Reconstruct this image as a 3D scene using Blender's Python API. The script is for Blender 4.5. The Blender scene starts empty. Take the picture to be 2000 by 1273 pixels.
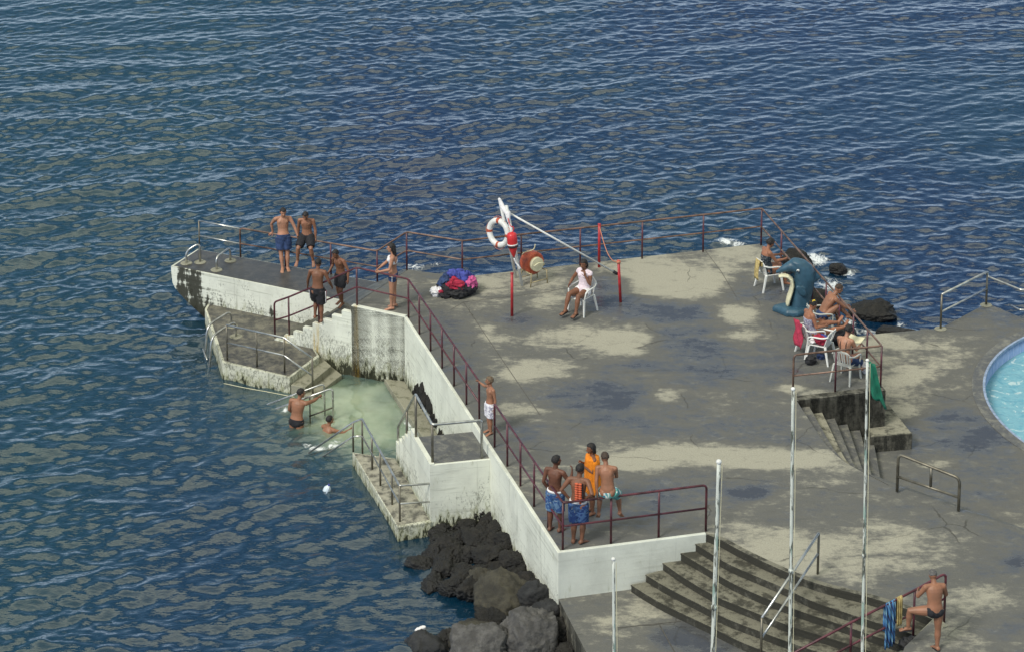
import bpy, bmesh, math, random
import numpy as np
from mathutils import Vector, Matrix, noise
R = math.radians
random.seed(7)
V = Vector
scene = bpy.context.scene
COL = scene.collection

# ------------------------------------------------------------------ camera
PITCH, FPX, YP, CAMH = R(12), 4740.0, -300.0, 23.5
SP, CP = math.sin(PITCH), math.cos(PITCH)
WATER = -1.8

def U(px, py, z=0.0):
    """survey helper: the place seen at a photo position, at height z"""
    u, v = (px - 1000) / FPX, (py - YP) / FPX
    d = V((u, CP - v * SP, -(SP + v * CP)))
    return V((0, 0, CAMH)) + d * ((z - CAMH) / d.z)

def proj(p):
    q = V(p) - V((0, 0, CAMH))
    zc = q.y * CP - q.z * SP
    yc = -(q.y * SP + q.z * CP)
    return 1000 + FPX * q.x / zc, YP + FPX * yc / zc

def UD(px, py, ydist):
    """place seen at a photo position, at distance ydist along y"""
    u, v = (px - 1000) / FPX, (py - YP) / FPX
    d = V((u, CP - v * SP, -(SP + v * CP)))
    return V((0, 0, CAMH)) + d * (ydist / d.y)

def onseg(a, b, px):
    lo, hi = 0.0, 1.0
    fa = proj(a)[0] < proj(b)[0]
    for _ in range(40):
        m = (lo + hi) / 2
        if (proj(a.lerp(b, m))[0] < px) == fa: lo = m
        else: hi = m
    return a.lerp(b, lo)

cam = bpy.data.cameras.new('camera')
cam_o = bpy.data.objects.new('camera', cam); COL.objects.link(cam_o)
cam_o.location = (0, 0, CAMH); cam_o.rotation_euler = (math.pi / 2 - PITCH, 0, 0)
cam.sensor_width = 36; cam.sensor_fit = 'HORIZONTAL'
cam.lens = FPX / 2000 * 36
cam.shift_y = (YP - 636.5) / 2000
cam.clip_end = 20000; cam.clip_start = 1
scene.camera = cam_o

# ------------------------------------------------------------------ nodes
class NT:
    def __init__(s, tree): s.t = tree; s.n = tree.nodes; s.l = tree.links
    def add(s, typ, **kw):
        n = s.n.new(typ)
        for k, v in kw.items(): setattr(n, k, v)
        return n
    def put(s, sock, v):
        if hasattr(v, 'is_output'): s.l.new(v, sock)
        elif isinstance(v, (tuple, list)) and len(v) == 3 and sock.type == 'RGBA': sock.default_value = (*v, 1)
        else: sock.default_value = v
    def math(s, op, a, b=0.0, clamp=False):
        n = s.add('ShaderNodeMath', operation=op, use_clamp=clamp)
        s.put(n.inputs[0], a); s.put(n.inputs[1], b); return n.outputs[0]
    def mix(s, f, a, b):
        n = s.add('ShaderNodeMix', data_type='RGBA')
        s.put(n.inputs[0], f); s.put(n.inputs[6], a); s.put(n.inputs[7], b); return n.outputs[2]
    def pos(s): return s.add('ShaderNodeNewGeometry').outputs['Position']
    def map(s, vec, scale=(1, 1, 1), loc=(0, 0, 0), rot=(0, 0, 0)):
        n = s.add('ShaderNodeMapping'); s.put(n.inputs[0], vec)
        n.inputs[1].default_value = loc; n.inputs[2].default_value = rot; n.inputs[3].default_value = scale
        return n.outputs[0]
    def noise(s, vec, scale, detail=4, rough=.55, dist=0):
        n = s.add('ShaderNodeTexNoise'); s.put(n.inputs['Vector'], vec)
        n.inputs['Scale'].default_value = scale; n.inputs['Detail'].default_value = detail
        n.inputs['Roughness'].default_value = rough; n.inputs['Distortion'].default_value = dist
        return n.outputs[0]
    def ss(s, v, lo, hi):
        n = s.add('ShaderNodeMapRange', interpolation_type='SMOOTHSTEP')
        s.put(n.inputs[0], v); s.put(n.inputs[1], lo); s.put(n.inputs[2], hi)
        n.inputs[3].default_value = 0; n.inputs[4].default_value = 1; return n.outputs[0]
    def attr(s, name): return s.add('ShaderNodeAttribute', attribute_name=name).outputs['Fac']
    def sep(s, vec):
        n = s.add('ShaderNodeSeparateXYZ'); s.put(n.inputs[0], vec); return n.outputs
    def bump(s, h, strength=.3, dist=.02):
        n = s.add('ShaderNodeBump'); n.inputs['Strength'].default_value = strength
        n.inputs['Distance'].default_value = dist; s.put(n.inputs['Height'], h); return n.outputs[0]

def newmat(name):
    m = bpy.data.materials.new(name); m.use_nodes = True
    t = NT(m.node_tree); b = t.n['Principled BSDF']
    return m, t, b

def simple(name, col, rough=.5, metal=0, var=.25, scale=9, bump=0, spec=.5):
    m, t, b = newmat(name)
    nz = t.noise(t.pos(), scale, 5)
    f = t.ss(nz, .3, .7)
    lo = tuple(c * (1 - var) for c in col); hi = tuple(min(1, c * (1 + var)) for c in col)
    t.put(b.inputs['Base Color'], t.mix(f, lo, hi))
    b.inputs['Roughness'].default_value = rough; b.inputs['Metallic'].default_value = metal
    b.inputs['Specular IOR Level'].default_value = spec
    if bump: t.put(b.inputs['Normal'], t.bump(t.noise(t.pos(), scale * 6, 4), bump, .02))
    return m

def mat_concrete(name='concrete', wetattr=True, dry=(.38, .362, .29), mid=(.138, .137, .126), wet=(.085, .090, .098), base=.5):
    m, t, b = newmat(name)
    p = t.pos()
    n1 = t.noise(t.map(p, (1, 1.35, 1)), .8, 8, .62, .3)
    n2 = t.noise(p, 4.5, 8, .68)
    n3 = t.noise(p, 30, 4, .6)
    n4 = t.noise(t.map(p, (.35, 1.0, 1), rot=(0, 0, .12)), 2.6, 7, .7, .6)
    w = t.attr('wet') if wetattr else base
    w = t.math('ADD', w, t.math('MULTIPLY', t.math('SUBTRACT', n1, .5), 1.05))
    w = t.math('ADD', w, t.math('MULTIPLY', t.math('SUBTRACT', n2, .5), .62))
    w = t.math('ADD', w, t.math('MULTIPLY', t.math('SUBTRACT', n4, .5), .75))
    n5 = t.noise(t.map(p, (.8, 2.2, 1), rot=(0, 0, .1)), 6.5, 6, .75, .4)
    w = t.math('ADD', w, t.math('MULTIPLY', t.math('SUBTRACT', n5, .5), .38))
    f1 = t.ss(w, .16, .50)      # pale dry -> damp
    f2 = t.ss(w, .52, .86)      # damp -> wet
    f3 = t.ss(w, .86, .98)      # standing water
    c = t.mix(f1, dry, mid); c = t.mix(f2, c, wet); c = t.mix(f3, c, (.065, .068, .075))
    g = t.ss(n3, .35, .75)
    c = t.mix(t.math('MULTIPLY', g, .30), c, tuple(x * .5 for x in mid))
    n6 = t.noise(t.map(p, (1, 1.5, 1)), 2.3, 10, .78, .5)
    c = t.mix(t.math('MULTIPLY', t.ss(n6, .52, .72), .55), c, tuple(x * .62 for x in mid))
    c = t.mix(t.math('MULTIPLY', t.ss(n6, .46, .30), .30), c, dry)
    spots = t.ss(t.noise(p, 13, 3), .66, .74)
    c = t.mix(t.math('MULTIPLY', spots, .35), c, (.06, .057, .048))
    vo = t.add('ShaderNodeTexVoronoi', feature='DISTANCE_TO_EDGE'); vo.inputs['Scale'].default_value = .33
    wv = t.add('ShaderNodeVectorMath', operation='ADD'); ns = t.add('ShaderNodeTexNoise'); ns.inputs['Scale'].default_value = 1.1; ns.inputs['Detail'].default_value = 6
    t.put(ns.inputs['Vector'], p); sc3 = t.add('ShaderNodeVectorMath', operation='SCALE'); sc3.inputs['Scale'].default_value = .7
    t.put(sc3.inputs[0], ns.outputs['Color']); t.put(wv.inputs[0], p); t.put(wv.inputs[1], sc3.outputs[0]); t.put(vo.inputs['Vector'], t.map(wv.outputs[0], (1, 1, 0)))
    crack = t.math('MULTIPLY', t.ss(vo.outputs['Distance'], .0065, .002), t.ss(t.noise(p, .7, 3), .45, .6))
    c = t.mix(t.math('MULTIPLY', crack, .6), c, (.04, .038, .033))
    specks = t.ss(t.noise(p, 48, 1), .76, .79)
    c = t.mix(t.math('MULTIPLY', specks, .35), c, (.5, .5, .45))
    t.put(b.inputs['Base Color'], c)
    r = t.math('ADD', .85, t.math('MULTIPLY', f2, -.53)); r = t.math('ADD', r, t.math('MULTIPLY', f3, -.22))
    t.put(b.inputs['Roughness'], r)
    t.put(b.inputs['Specular IOR Level'], t.math('ADD', .2, t.math('MULTIPLY', f2, .5)))
    t.put(b.inputs['Normal'], t.bump(t.math('ADD', n2, t.math('MULTIPLY', n3, .4)), .25, .02))
    return m

def mat_oldcon(name, pale=(.30, .285, .22), dark=(.035, .036, .028), amount=.5, rough=.85, horizontal=False):
    m, t, b = newmat(name)
    p = t.pos()
    st = t.noise(t.map(p, (2.2, 2.2, .5)), 1.6, 8, .65, .4)
    fn = t.noise(p, 9, 8, .7); f3 = t.noise(p, 40, 3)
    w = t.math('ADD', t.math('MULTIPLY', st, .65), t.math('MULTIPLY', fn, .35))
    f = t.ss(w, .62 - amount * .35, .72 - amount * .18)
    c = t.mix(f, pale, dark)
    c = t.mix(t.math('MULTIPLY', t.ss(f3, .4, .7), .35), c, tuple(x * .45 for x in pale))
    t.put(b.inputs['Base Color'], c); b.inputs['Roughness'].default_value = rough
    b.inputs['Specular IOR Level'].default_value = .25
    t.put(b.inputs['Normal'], t.bump(t.math('ADD', fn, f3), .35, .02))
    return m

def mat_tread(name):
    m, t, b = newmat(name)
    g = t.add('ShaderNodeNewGeometry')
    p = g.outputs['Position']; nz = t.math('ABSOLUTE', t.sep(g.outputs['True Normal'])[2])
    st = t.noise(t.map(p, (1.6, 1.6, 1.0)), 1.3, 8, .65, .5)
    fn = t.noise(p, 8, 8, .7); f3 = t.noise(p, 42, 3)
    w = t.math('ADD', t.math('MULTIPLY', st, .6), t.math('MULTIPLY', fn, .4))
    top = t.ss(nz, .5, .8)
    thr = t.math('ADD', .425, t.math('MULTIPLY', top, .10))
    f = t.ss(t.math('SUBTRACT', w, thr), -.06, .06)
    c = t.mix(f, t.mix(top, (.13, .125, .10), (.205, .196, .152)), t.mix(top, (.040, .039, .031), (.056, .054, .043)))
    c = t.mix(t.math('MULTIPLY', t.ss(f3, .4, .7), .35), c, (.06, .056, .045))
    t.put(b.inputs['Base Color'], c); b.inputs['Roughness'].default_value = .8
    b.inputs['Specular IOR Level'].default_value = .25
    t.put(b.inputs['Normal'], t.bump(t.math('ADD', fn, f3), .35, .02))
    return m

def mat_white(name, grime=.5, zoff=0, rust=False, col=(.75, .765, .66), speck=.5, dark_spots=None):
    m, t, b = newmat(name)
    p = t.pos(); z = t.sep(p)[2]
    fine = t.noise(p, 7, 8, .72)
    c = t.mix(t.ss(t.noise(p, 1.3, 6, .6), .35, .7), col, tuple(x * .8 for x in col))
    boards = t.noise(t.map(p, (.35, .35, 9.0)), 1.6, 4, .6)
    c = t.mix(t.math('MULTIPLY', t.ss(boards, .56, .64), .45 * grime), c, (.20, .21, .15))
    sp = t.noise(t.map(p, (1, 1, .5)), 24, 6, .74, .3)
    low = t.ss(z, .1, -1.5)
    th = t.math('SUBTRACT', .74, t.math('MULTIPLY', low, .10 + .10 * speck))
    d = t.math('SUBTRACT', t.math('ADD', t.math('MULTIPLY', sp, .7), t.math('MULTIPLY', t.noise(p, 2.2, 3), .3)), t.math('MULTIPLY', th, .86))
    c = t.mix(t.math('MULTIPLY', t.ss(d, 0, .07), .68 * min(1, grime + .25)), c, (.05, .052, .035))
    vs = t.noise(t.map(p, (5, 5, .35)), 1.2, 6, .6, .3)
    c = t.mix(t.math('MULTIPLY', t.ss(vs, .58, .72), .55 * grime), c, (.12, .12, .07))
    # algae at the tide line
    zt = t.ss(z, -1.0 + zoff, -1.9 + zoff)
    an = t.noise(t.map(p, (4, 4, 1.3)), 2.2, 8, .72)
    a = t.math('ADD', t.math('MULTIPLY', zt, .62), t.math('MULTIPLY', t.math('SUBTRACT', an, .5), 1.9))
    c = t.mix(t.math('MULTIPLY', t.ss(a, .12, .5), .55), c, (.24, .245, .09))
    c = t.mix(t.math('MULTIPLY', t.ss(a, .40, .52), .95), c, (.020, .023, .012))
    if rust:
        w = None
        for q in rust:
            dx = t.add('ShaderNodeVectorMath', operation='DISTANCE')
            t.put(dx.inputs[0], t.map(p, (1, 1, .0))); dx.inputs[1].default_value = (q.x, q.y, 0)
            k = t.ss(t.math('ADD', dx.outputs['Value'], t.math('MULTIPLY', t.noise(t.map(p, (4, 4, .8)), 2, 4), .12)), .20, .06)
            w = k if w is None else t.math('MAXIMUM', w, k)
        w = t.math('MULTIPLY', w, t.ss(t.noise(t.map(p, (9, 9, .5)), 1.6, 6, .65), .36, .60))
        c = t.mix(t.math('MULTIPLY', w, .85), c, (.46, .30, .05))
    if dark_spots:
        w = None
        for q, r_ in dark_spots:
            dx = t.add('ShaderNodeVectorMath', operation='DISTANCE')
            t.put(dx.inputs[0], t.map(p, (1, 1, .55))); dx.inputs[1].default_value = (q.x, q.y, q.z * .55)
            k = t.math('SUBTRACT', 1, t.math('DIVIDE', dx.outputs['Value'], r_))
            w = k if w is None else t.math('MAXIMUM', w, k)
        sn_ = t.math('ADD', t.noise(t.map(p, (7, 7, 1.2)), 1.5, 8, .75), t.math('MULTIPLY', t.math('SUBTRACT', boards, .5), .5))
        w = t.ss(t.math('ADD', t.math('MULTIPLY', w, .55), t.math('SUBTRACT', sn_, .5)), .14, .26)
        c = t.mix(t.math('MULTIPLY', w, .95), c, (.02, .02, .012))
    t.put(b.inputs['Base Color'], c); b.inputs['Roughness'].default_value = .7
    b.inputs['Specular IOR Level'].default_value = .3
    t.put(b.inputs['Normal'], t.bump(t.math('ADD', fine, t.math('MULTIPLY', boards, .6)), .3, .02))
    return m

def mat_rock(name, a, bcol):
    m, t, b = newmat(name)
    p = t.pos()
    n = t.noise(p, 3.5, 9, .7, .4); n2 = t.noise(p, 22, 5, .7)
    c = t.mix(t.ss(n, .38, .66), a, bcol)
    c = t.mix(t.math('MULTIPLY', t.ss(n2, .5, .7), .5), c, tuple(x * .35 for x in a))
    z = t.sep(p)[2]
    wetf = t.ss(t.math('ADD', z, t.math('MULTIPLY', n, .5)), -1.15, -1.5)
    c = t.mix(t.math('MULTIPLY', wetf, .75), c, (.008, .008, .008))
    t.put(b.inputs['Base Color'], c)
    t.put(b.inputs['Roughness'], t.math('SUBTRACT', .85, t.math('MULTIPLY', wetf, .45)))
    t.put(b.inputs['Normal'], t.bump(t.math('ADD', n, t.math('MULTIPLY', n2, .5)), .8, .08))
    return m

def mat_pattern(name, a, bcol, ccol=None, scale=7, thr=.5, thr2=.62, stretch=(1, 1, 1)):
    m, t, b = newmat(name)
    p = t.map(t.pos(), stretch)
    n = t.noise(p, scale, 2, .5, 1.2)
    c = t.mix(t.ss(n, thr - .02, thr + .02), a, bcol)
    if ccol: c = t.mix(t.ss(t.noise(p, scale * 1.7, 2, .5, 1), thr2 - .02, thr2 + .02), c, ccol)
    wr = t.noise(t.pos(), 16, 3)
    t.put(b.inputs['Base Color'], c); b.inputs['Roughness'].default_value = .85
    t.put(b.inputs['Normal'], t.bump(wr, .5, .03)); b.inputs['Specular IOR Level'].default_value = .2
    return m

def mat_skin(name, col):
    m, t, b = newmat(name)
    p = t.pos(); n = t.noise(p, 6, 4)
    c = t.mix(t.ss(n, .35, .7), tuple(x * .86 for x in col), (min(1, col[0] * 1.1), col[1] * 1.03, col[2] * 1.0))
    t.put(b.inputs['Base Color'], c); b.inputs['Roughness'].default_value = .5
    b.inputs['Specular IOR Level'].default_value = .4
    b.inputs['Subsurface Weight'].default_value = .0
    return m

def mat_pole(name):
    m, t, b = newmat(name)
    p = t.pos()
    n = t.noise(t.map(p, (9, 9, 1.3)), 2.0, 6, .65)
    c = t.mix(t.ss(n, .52, .57), (.62, .64, .57), (.10, .105, .085))
    c = t.mix(t.math('MULTIPLY', t.ss(t.noise(t.map(p, (5, 5, .8)), 2.6, 3), .56, .64), .8), c, (.25, .38, .32))
    t.put(b.inputs['Base Color'], c); b.inputs['Roughness'].default_value = .65
    return m

def mat_cloth_striped(name, cols, scale, axis):
    m, t, b = newmat(name)
    g = t.add('ShaderNodeTexCoord').outputs['UV']
    x = t.sep(g)[axis]
    r = t.add('ShaderNodeValToRGB'); r.color_ramp.interpolation = 'CONSTANT'
    e = r.color_ramp.elements
    for i in range(len(cols) - 2): e.new(0)
    for i, c in enumerate(cols): e[i].position = i / len(cols); e[i].color = (*c, 1)
    t.put(r.inputs[0], t.math('FRACT', t.math('MULTIPLY', x, scale)))
    t.put(b.inputs['Base Color'], r.outputs[0]); b.inputs['Roughness'].default_value = .9
    t.put(b.inputs['Normal'], t.bump(t.noise(t.pos(), 120, 2), .4, .01))
    return m

M = {}
M['concrete'] = mat_concrete()
M['oldcon'] = mat_oldcon('weathered concrete')
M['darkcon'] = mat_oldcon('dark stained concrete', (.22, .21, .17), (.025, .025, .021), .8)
M['tread'] = mat_tread('stained step concrete')
M['wetcon'] = mat_oldcon('wet mossy concrete', (.13, .125, .10), (.05, .05, .04), .6, .4)
M['ledge'] = mat_oldcon('pool ledge concrete', (.30, .29, .22), (.10, .10, .06), .35, .6)
M['splotch'] = mat_oldcon('splotched walkway concrete', (.40, .38, .30), (.065, .063, .056), .54, .5)
M['white'] = mat_white('white painted wall', .6)
M['white_clean'] = mat_white('white painted front wall', .25, speck=-.6, col=(.70, .72, .635))
M['maroon'] = simple('maroon rail paint', (.085, .022, .03), .38, 0, .5, 5)
M['maroon_skylit'] = simple('sky lit rail paint', (.15, .09, .065), .4, .1, .55, 4)  # khaki sky reflection on the far rails, put into the paint colour
M['steel'] = simple('galvanised steel', (.50, .50, .47), .32, .85, .25, 6)
M['dull_steel'] = simple('dull brownish steel', (.17, .155, .12), .45, .6, .35, 5)
M['whitepaint'] = simple('white metal paint', (.72, .72, .68), .45, 0, .12, 6)
M['plastic'] = simple('white plastic', (.74, .74, .70), .38, 0, .05, 4)
M['greyplastic'] = simple('grey white plastic', (.52, .52, .47), .45, 0, .08, 5)
M['red'] = simple('red paint', (.40, .025, .03), .45, 0, .25, 6)
M['buoyred'] = simple('red buoy plastic', (.58, .03, .035), .35, 0, .1, 5)
M['orange'] = simple('orange red plastic', (.42, .085, .04), .5, 0, .3, 6)
M['rope'] = simple('orange rope', (.50, .20, .12), .9, 0, .2, 40)
M['cream'] = simple('cream paint', (.66, .62, .42), .5, 0, .12, 6)
M['dolphin'] = simple('blue grey paint', (.032, .085, .128), .42, 0, .25, 4, .1)
M['black'] = simple('black cloth', (.014, .014, .018), .85, 0, .3, 10)
M['flower'] = simple('yellow and red hair flower', (.8, .55, .05), .7, 0, .3, 30)
M['navy'] = simple('navy cloth', (.025, .05, .13), .85, 0, .35, 9, .3)
M['bluepants'] = simple('dark blue cloth', (.02, .04, .11), .85, 0, .35, 9, .3)
M['whitecloth'] = simple('white cloth', (.78, .76, .76), .9, 0, .08, 12, .3)
M['pinkwhite'] = simple('pinkish white top', (.74, .62, .66), .9, 0, .1, 12, .3)
M['orangetowel'] = simple('orange towel cloth', (.80, .24, .012), .95, 0, .12, 14, .5)
M['redtowel'] = simple('crimson towel cloth', (.42, .035, .075), .95, 0, .25, 14, .5)
M['ochretowel'] = simple('yellow ochre towel cloth', (.48, .37, .15), .95, 0, .3, 11, .5)
M['pink'] = simple('pink cloth', (.55, .10, .26), .9, 0, .3, 12, .4)
M['royal'] = simple('royal blue cloth', (.055, .07, .30), .9, 0, .3, 12, .4)
M['crimson'] = simple('crimson cloth', (.34, .02, .05), .9, 0, .3, 12, .4)
M['flag'] = simple('green flag cloth', (.012, .16, .095), .8, 0, .3, 6, .2)
M['vest'] = simple('orange vest foam', (.55, .11, .045), .7, 0, .2, 30)
M['hair'] = simple('black hair', (.012, .009, .008), .6, 0, .4, 30, .4)
M['brownhair'] = simple('brown hair', (.05, .032, .02), .65, 0, .4, 30, .4)
M['lighthair'] = simple('light brown hair', (.14, .095, .055), .65, 0, .4, 30, .4)
M['greyhair'] = simple('grey hair', (.11, .105, .10), .65, 0, .4, 30, .4)
M['eye'] = simple('dark eye', (.02, .012, .01), .3, 0, .1)
M['lip'] = simple('lips', (.28, .09, .075), .5, 0, .1)
M['skin_tan'] = mat_skin('tanned skin', (.30, .145, .085))
M['skin_brown'] = mat_skin('brown skin', (.20, .092, .052))
M['skin_dark'] = mat_skin('dark tanned skin', (.15, .066, .040))
M['skin_fair'] = mat_skin('fair tanned skin', (.42, .215, .135))
M['skin_red'] = mat_skin('sunburnt skin', (.33, .148, .085))
M['p_blue'] = mat_pattern('blue flower print', (.035, .085, .22), (.12, .21, .34), (.36, .40, .42), 9, .5, .66)
M['p_blue2'] = mat_pattern('deep blue print', (.022, .05, .16), (.06, .12, .25), (.28, .31, .31), 8, .52, .67, (1, 1, 1.6))
M['p_white'] = mat_pattern('white and grey print', (.72, .71, .74), (.36, .34, .42), None, 16, .54)
M['p_green'] = mat_pattern('green and white print', (.10, .34, .30), (.62, .66, .62), (.07, .22, .36), 7, .52, .6)
M['p_dot'] = mat_pattern('dark dotted swimsuit', (.03, .04, .05), (.30, .32, .34), None, 26, .6)
M['p_swim'] = mat_pattern('grey blue swimsuit print', (.26, .27, .36), (.5, .5, .56), (.2, .05, .1), 20, .52, .62)
M['towel_blue'] = mat_cloth_striped('blue striped towel', [(.03, .04, .10), (.05, .16, .36), (.10, .27, .45), (.04, .10, .26), (.20, .37, .46), (.06, .18, .36)], 2, 0)
M['rockgrey'] = mat_rock('grey basalt', (.07, .067, .063), (.135, .13, .122))
M['rockbrown'] = mat_rock('brown mossy basalt', (.038, .035, .026), (.075, .068, .047))
M['rockdark'] = mat_rock('dark basalt', (.020, .021, .022), (.040, .040, .040))
M['rockblack'] = mat_rock('black lava', (.008, .0078, .0072), (.026, .0235, .019))
M['tyre'] = simple('black bag nylon', (.012, .012, .014), .7, 0, .3, 20)
M['jug'] = simple('pale translucent plastic', (.62, .70, .76), .2, 0, .1, 8)
M['rail_tan'] = simple('yellowish frame paint', (.36, .30, .17), .5, 0, .3, 6)

# ------------------------------------------------------------------ mesh builder
def frame_of(d):
    d = d.normalized()
    a = V((0, 0, 1)) if abs(d.z) < .9 else V((1, 0, 0))
    u = d.cross(a).normalized(); return u, d.cross(u).normalized()

class MB:
    def __init__(s): s.v = []; s.f = []; s.uv = None
    def loft(s, rings, cap=True, closed=True):
        n = len(rings[0]); b = len(s.v)
        for r in rings: s.v += [V(p) for p in r]
        for i in range(len(rings) - 1):
            for j in range(n if closed else n - 1):
                k = (j + 1) % n
                s.f.append((b + i * n + j, b + i * n + k, b + (i + 1) * n + k, b + (i + 1) * n + j))
        if cap and closed:
            s.f.append(tuple(b + j for j in reversed(range(n))))
            s.f.append(tuple(b + (len(rings) - 1) * n + j for j in range(n)))
    def tube(s, pts, rad, seg=8, cap=True, closed=False):
        pts = [V(p) for p in pts]
        if not isinstance(rad, (list, tuple)): rad = [rad] * len(pts)
        rings = []; n = len(pts)
        u = None
        for i, p in enumerate(pts):
            if i == 0: d = pts[1] - pts[0]
            elif i == n - 1: d = pts[-1] - pts[-2]
            else: d = (pts[i + 1] - p).normalized() + (p - pts[i - 1]).normalized()
            if d.length < 1e-6: d = pts[i] - pts[i - 1]
            d.normalize()
            if u is None: u, w = frame_of(d)
            else:
                u = u - d * u.dot(d)
                if u.length < 1e-4: u, w = frame_of(d)
                u.normalize(); w = d.cross(u)
            rings.append([p + (u * math.cos(a) + w * math.sin(a)) * rad[i] for a in [2 * math.pi * k / seg for k in range(seg)]])
        s.loft(rings, cap)
    def capsule(s, pts, rad, seg=10):
        """tube with rounded ends"""
        pts = [V(p) for p in pts]; rad = list(rad)
        d0 = (pts[0] - pts[1]).normalized(); d1 = (pts[-1] - pts[-2]).normalized()
        P = [pts[0] + d0 * rad[0] * .95, pts[0] + d0 * rad[0] * .6] + pts + [pts[-1] + d1 * rad[-1] * .6, pts[-1] + d1 * rad[-1] * .95]
        Q = [rad[0] * .3, rad[0] * .8] + rad + [rad[-1] * .8, rad[-1] * .3]
        s.tube(P, Q, seg)
    def ell(s, c, ax, ay, az, seg=14, rings=9, fn=None):
        c = V(c); ax, ay, az = V(ax), V(ay), V(az); R_ = []
        for i in range(rings):
            t = math.pi * (i + .35) / (rings - .3)
            R_.append([])
            for j in range(seg):
                a = 2 * math.pi * j / seg
                d = (math.sin(t) * math.cos(a), math.sin(t) * math.sin(a), math.cos(t))
                k = fn(d) if fn else 1
                R_[-1].append(c + (ax * d[0] + ay * d[1] + az * d[2]) * k)
        s.loft(R_)
    def prism(s, poly, z0, z1):
        """poly: list of xy(z) points; z0,z1 bottom and top"""
        a = sum(poly[i][0] * poly[(i + 1) % len(poly)][1] - poly[(i + 1) % len(poly)][0] * poly[i][1] for i in range(len(poly)))
        if a < 0: poly = poly[::-1]
        s.loft([[V((p[0], p[1], z0)) for p in poly], [V((p[0], p[1], z1)) for p in poly]])
    def bar(s, a, b, w, h, up=V((0, 0, 1))):
        a, b = V(a), V(b); d = (b - a).normalized(); r = d.cross(up).normalized(); u = r.cross(d)
        s.loft([[q + r * w * i + u * h * j for i, j in ((-.5, -.5), (.5, -.5), (.5, .5), (-.5, .5))] for q in (a, b)])
    def quad(s, *p):
        b = len(s.v); s.v += [V(q) for q in p]; s.f.append(tuple(range(b, b + len(p))))
    def build(s, name, mat, parent=None, smooth=False, voxel=None, bevel=0, smooth_it=0, disp=None, solid=0):
        me = bpy.data.meshes.new(name)
        off = V((0, 0, 0)); q_ = parent
        while q_ is not None:
            if '_loc' in q_: off = q_['_loc']
            q_ = q_.parent
        off = V(off)
        me.from_pydata([tuple(p - off) for p in s.v], [], s.f)
        bm = bmesh.new(); bm.from_mesh(me)
        if not voxel and not solid: bmesh.ops.remove_doubles(bm, verts=bm.verts, dist=1e-5)
        bmesh.ops.recalc_face_normals(bm, faces=bm.faces); bm.to_mesh(me); bm.free()
        o = bpy.data.objects.new(name, me); COL.objects.link(o)
        if solid:
            md = o.modifiers.new('s', 'SOLIDIFY'); md.thickness = solid; md.offset = 0
        if bevel:
            md = o.modifiers.new('b', 'BEVEL'); md.width = bevel; md.segments = 2; md.limit_method = 'ANGLE'
        if voxel:
            md = o.modifiers.new('r', 'REMESH'); md.mode = 'VOXEL'; md.voxel_size = voxel; md.use_smooth_shade = True
            if smooth_it:
                md = o.modifiers.new('k', 'SMOOTH'); md.iterations = smooth_it; md.factor = .5
        if voxel or bevel or solid:
            dg = bpy.context.evaluated_depsgraph_get()
            nm = bpy.data.meshes.new_from_object(o.evaluated_get(dg))
            o.modifiers.clear(); o.data = nm; bpy.data.meshes.remove(me); nm.name = name; me = nm
        if disp:
            for vx in me.vertices: vx.co = V(disp(vx.co + off)) - off
        if smooth:
            for p in me.polygons: p.use_smooth = True
        mats = mat if isinstance(mat, list) else [mat]
        me.materials.clear()
        for m in mats: me.materials.append(m)
        if parent is not None: o.parent = parent
        return o

def thing(name, loc, label, cat, group=None):
    o = bpy.data.objects.new(name, None); COL.objects.link(o)
    o.location = loc; o['_loc'] = tuple(loc); o['label'] = label; o['category'] = cat
    o.empty_display_size = .2
    if group: o['group'] = group
    return o
def tag(o, label, cat, group=None):
    o['label'] = label; o['category'] = cat
    if group: o['group'] = group
    return o
def struct(o): o['kind'] = 'structure'; return o

def fillet(pts, r=.08, n=4):
    """round the corners of a polyline"""
    pts = [V(p) for p in pts]; out = [pts[0]]
    for i in range(1, len(pts) - 1):
        a, b, c = pts[i - 1], pts[i], pts[i + 1]
        k = min(r, (a - b).length * .45, (c - b).length * .45)
        p, q = b + (a - b).normalized() * k, b + (c - b).normalized() * k
        for j in range(n + 1):
            t = j / n; out.append(p * (1 - t) ** 2 + b * 2 * t * (1 - t) + q * t * t)
    out.append(pts[-1]); return out

def catmull(pts, n=8):
    pts = [V(p) for p in pts]; P = [pts[0] * 2 - pts[1]] + pts + [pts[-1] * 2 - pts[-2]]; out = []
    for i in range(1, len(P) - 2):
        for k in range(n):
            t = k / n
            a, b, c, d = P[i - 1], P[i], P[i + 1], P[i + 2]
            out.append(.5 * (2 * b + (c - a) * t + (2 * a - 5 * b + 4 * c - d) * t * t + (3 * b - a - 3 * c + d) * t ** 3))
    out.append(pts[-1]); return out

def resample(pts, n):
    L = [0]
    for i in range(1, len(pts)): L.append(L[-1] + (pts[i] - pts[i - 1]).length)
    out = []
    for k in range(n):
        t = L[-1] * k / (n - 1); i = 1
        while i < len(pts) - 1 and L[i] < t: i += 1
        f = (t - L[i - 1]) / max(1e-9, L[i] - L[i - 1]); out.append(pts[i - 1].lerp(pts[i], f))
    return out

# ------------------------------------------------------------------ key survey points
A0 = U(790, 620); A1 = U(1090, 1080); A2 = U(1381, 1043)     # white wall corners
S0 = U(686, 598)                                             # top of the left stairs
B0 = U(905, 541); B1 = U(1487, 476); B2 = U(1730, 762); B3 = U(1556, 782)
C0 = U(797, 527)
JZ = -.5                                                     # deck of the pointed jetty
J0 = U(334, 520, JZ); J1 = U(669, 587, JZ); J2 = U(737, 551, JZ); J3 = U(386, 487, JZ)
LZ = -1.35; WZ = -1.5; TZ = -1.25; QZ = -.97; GZ = -.22

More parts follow.
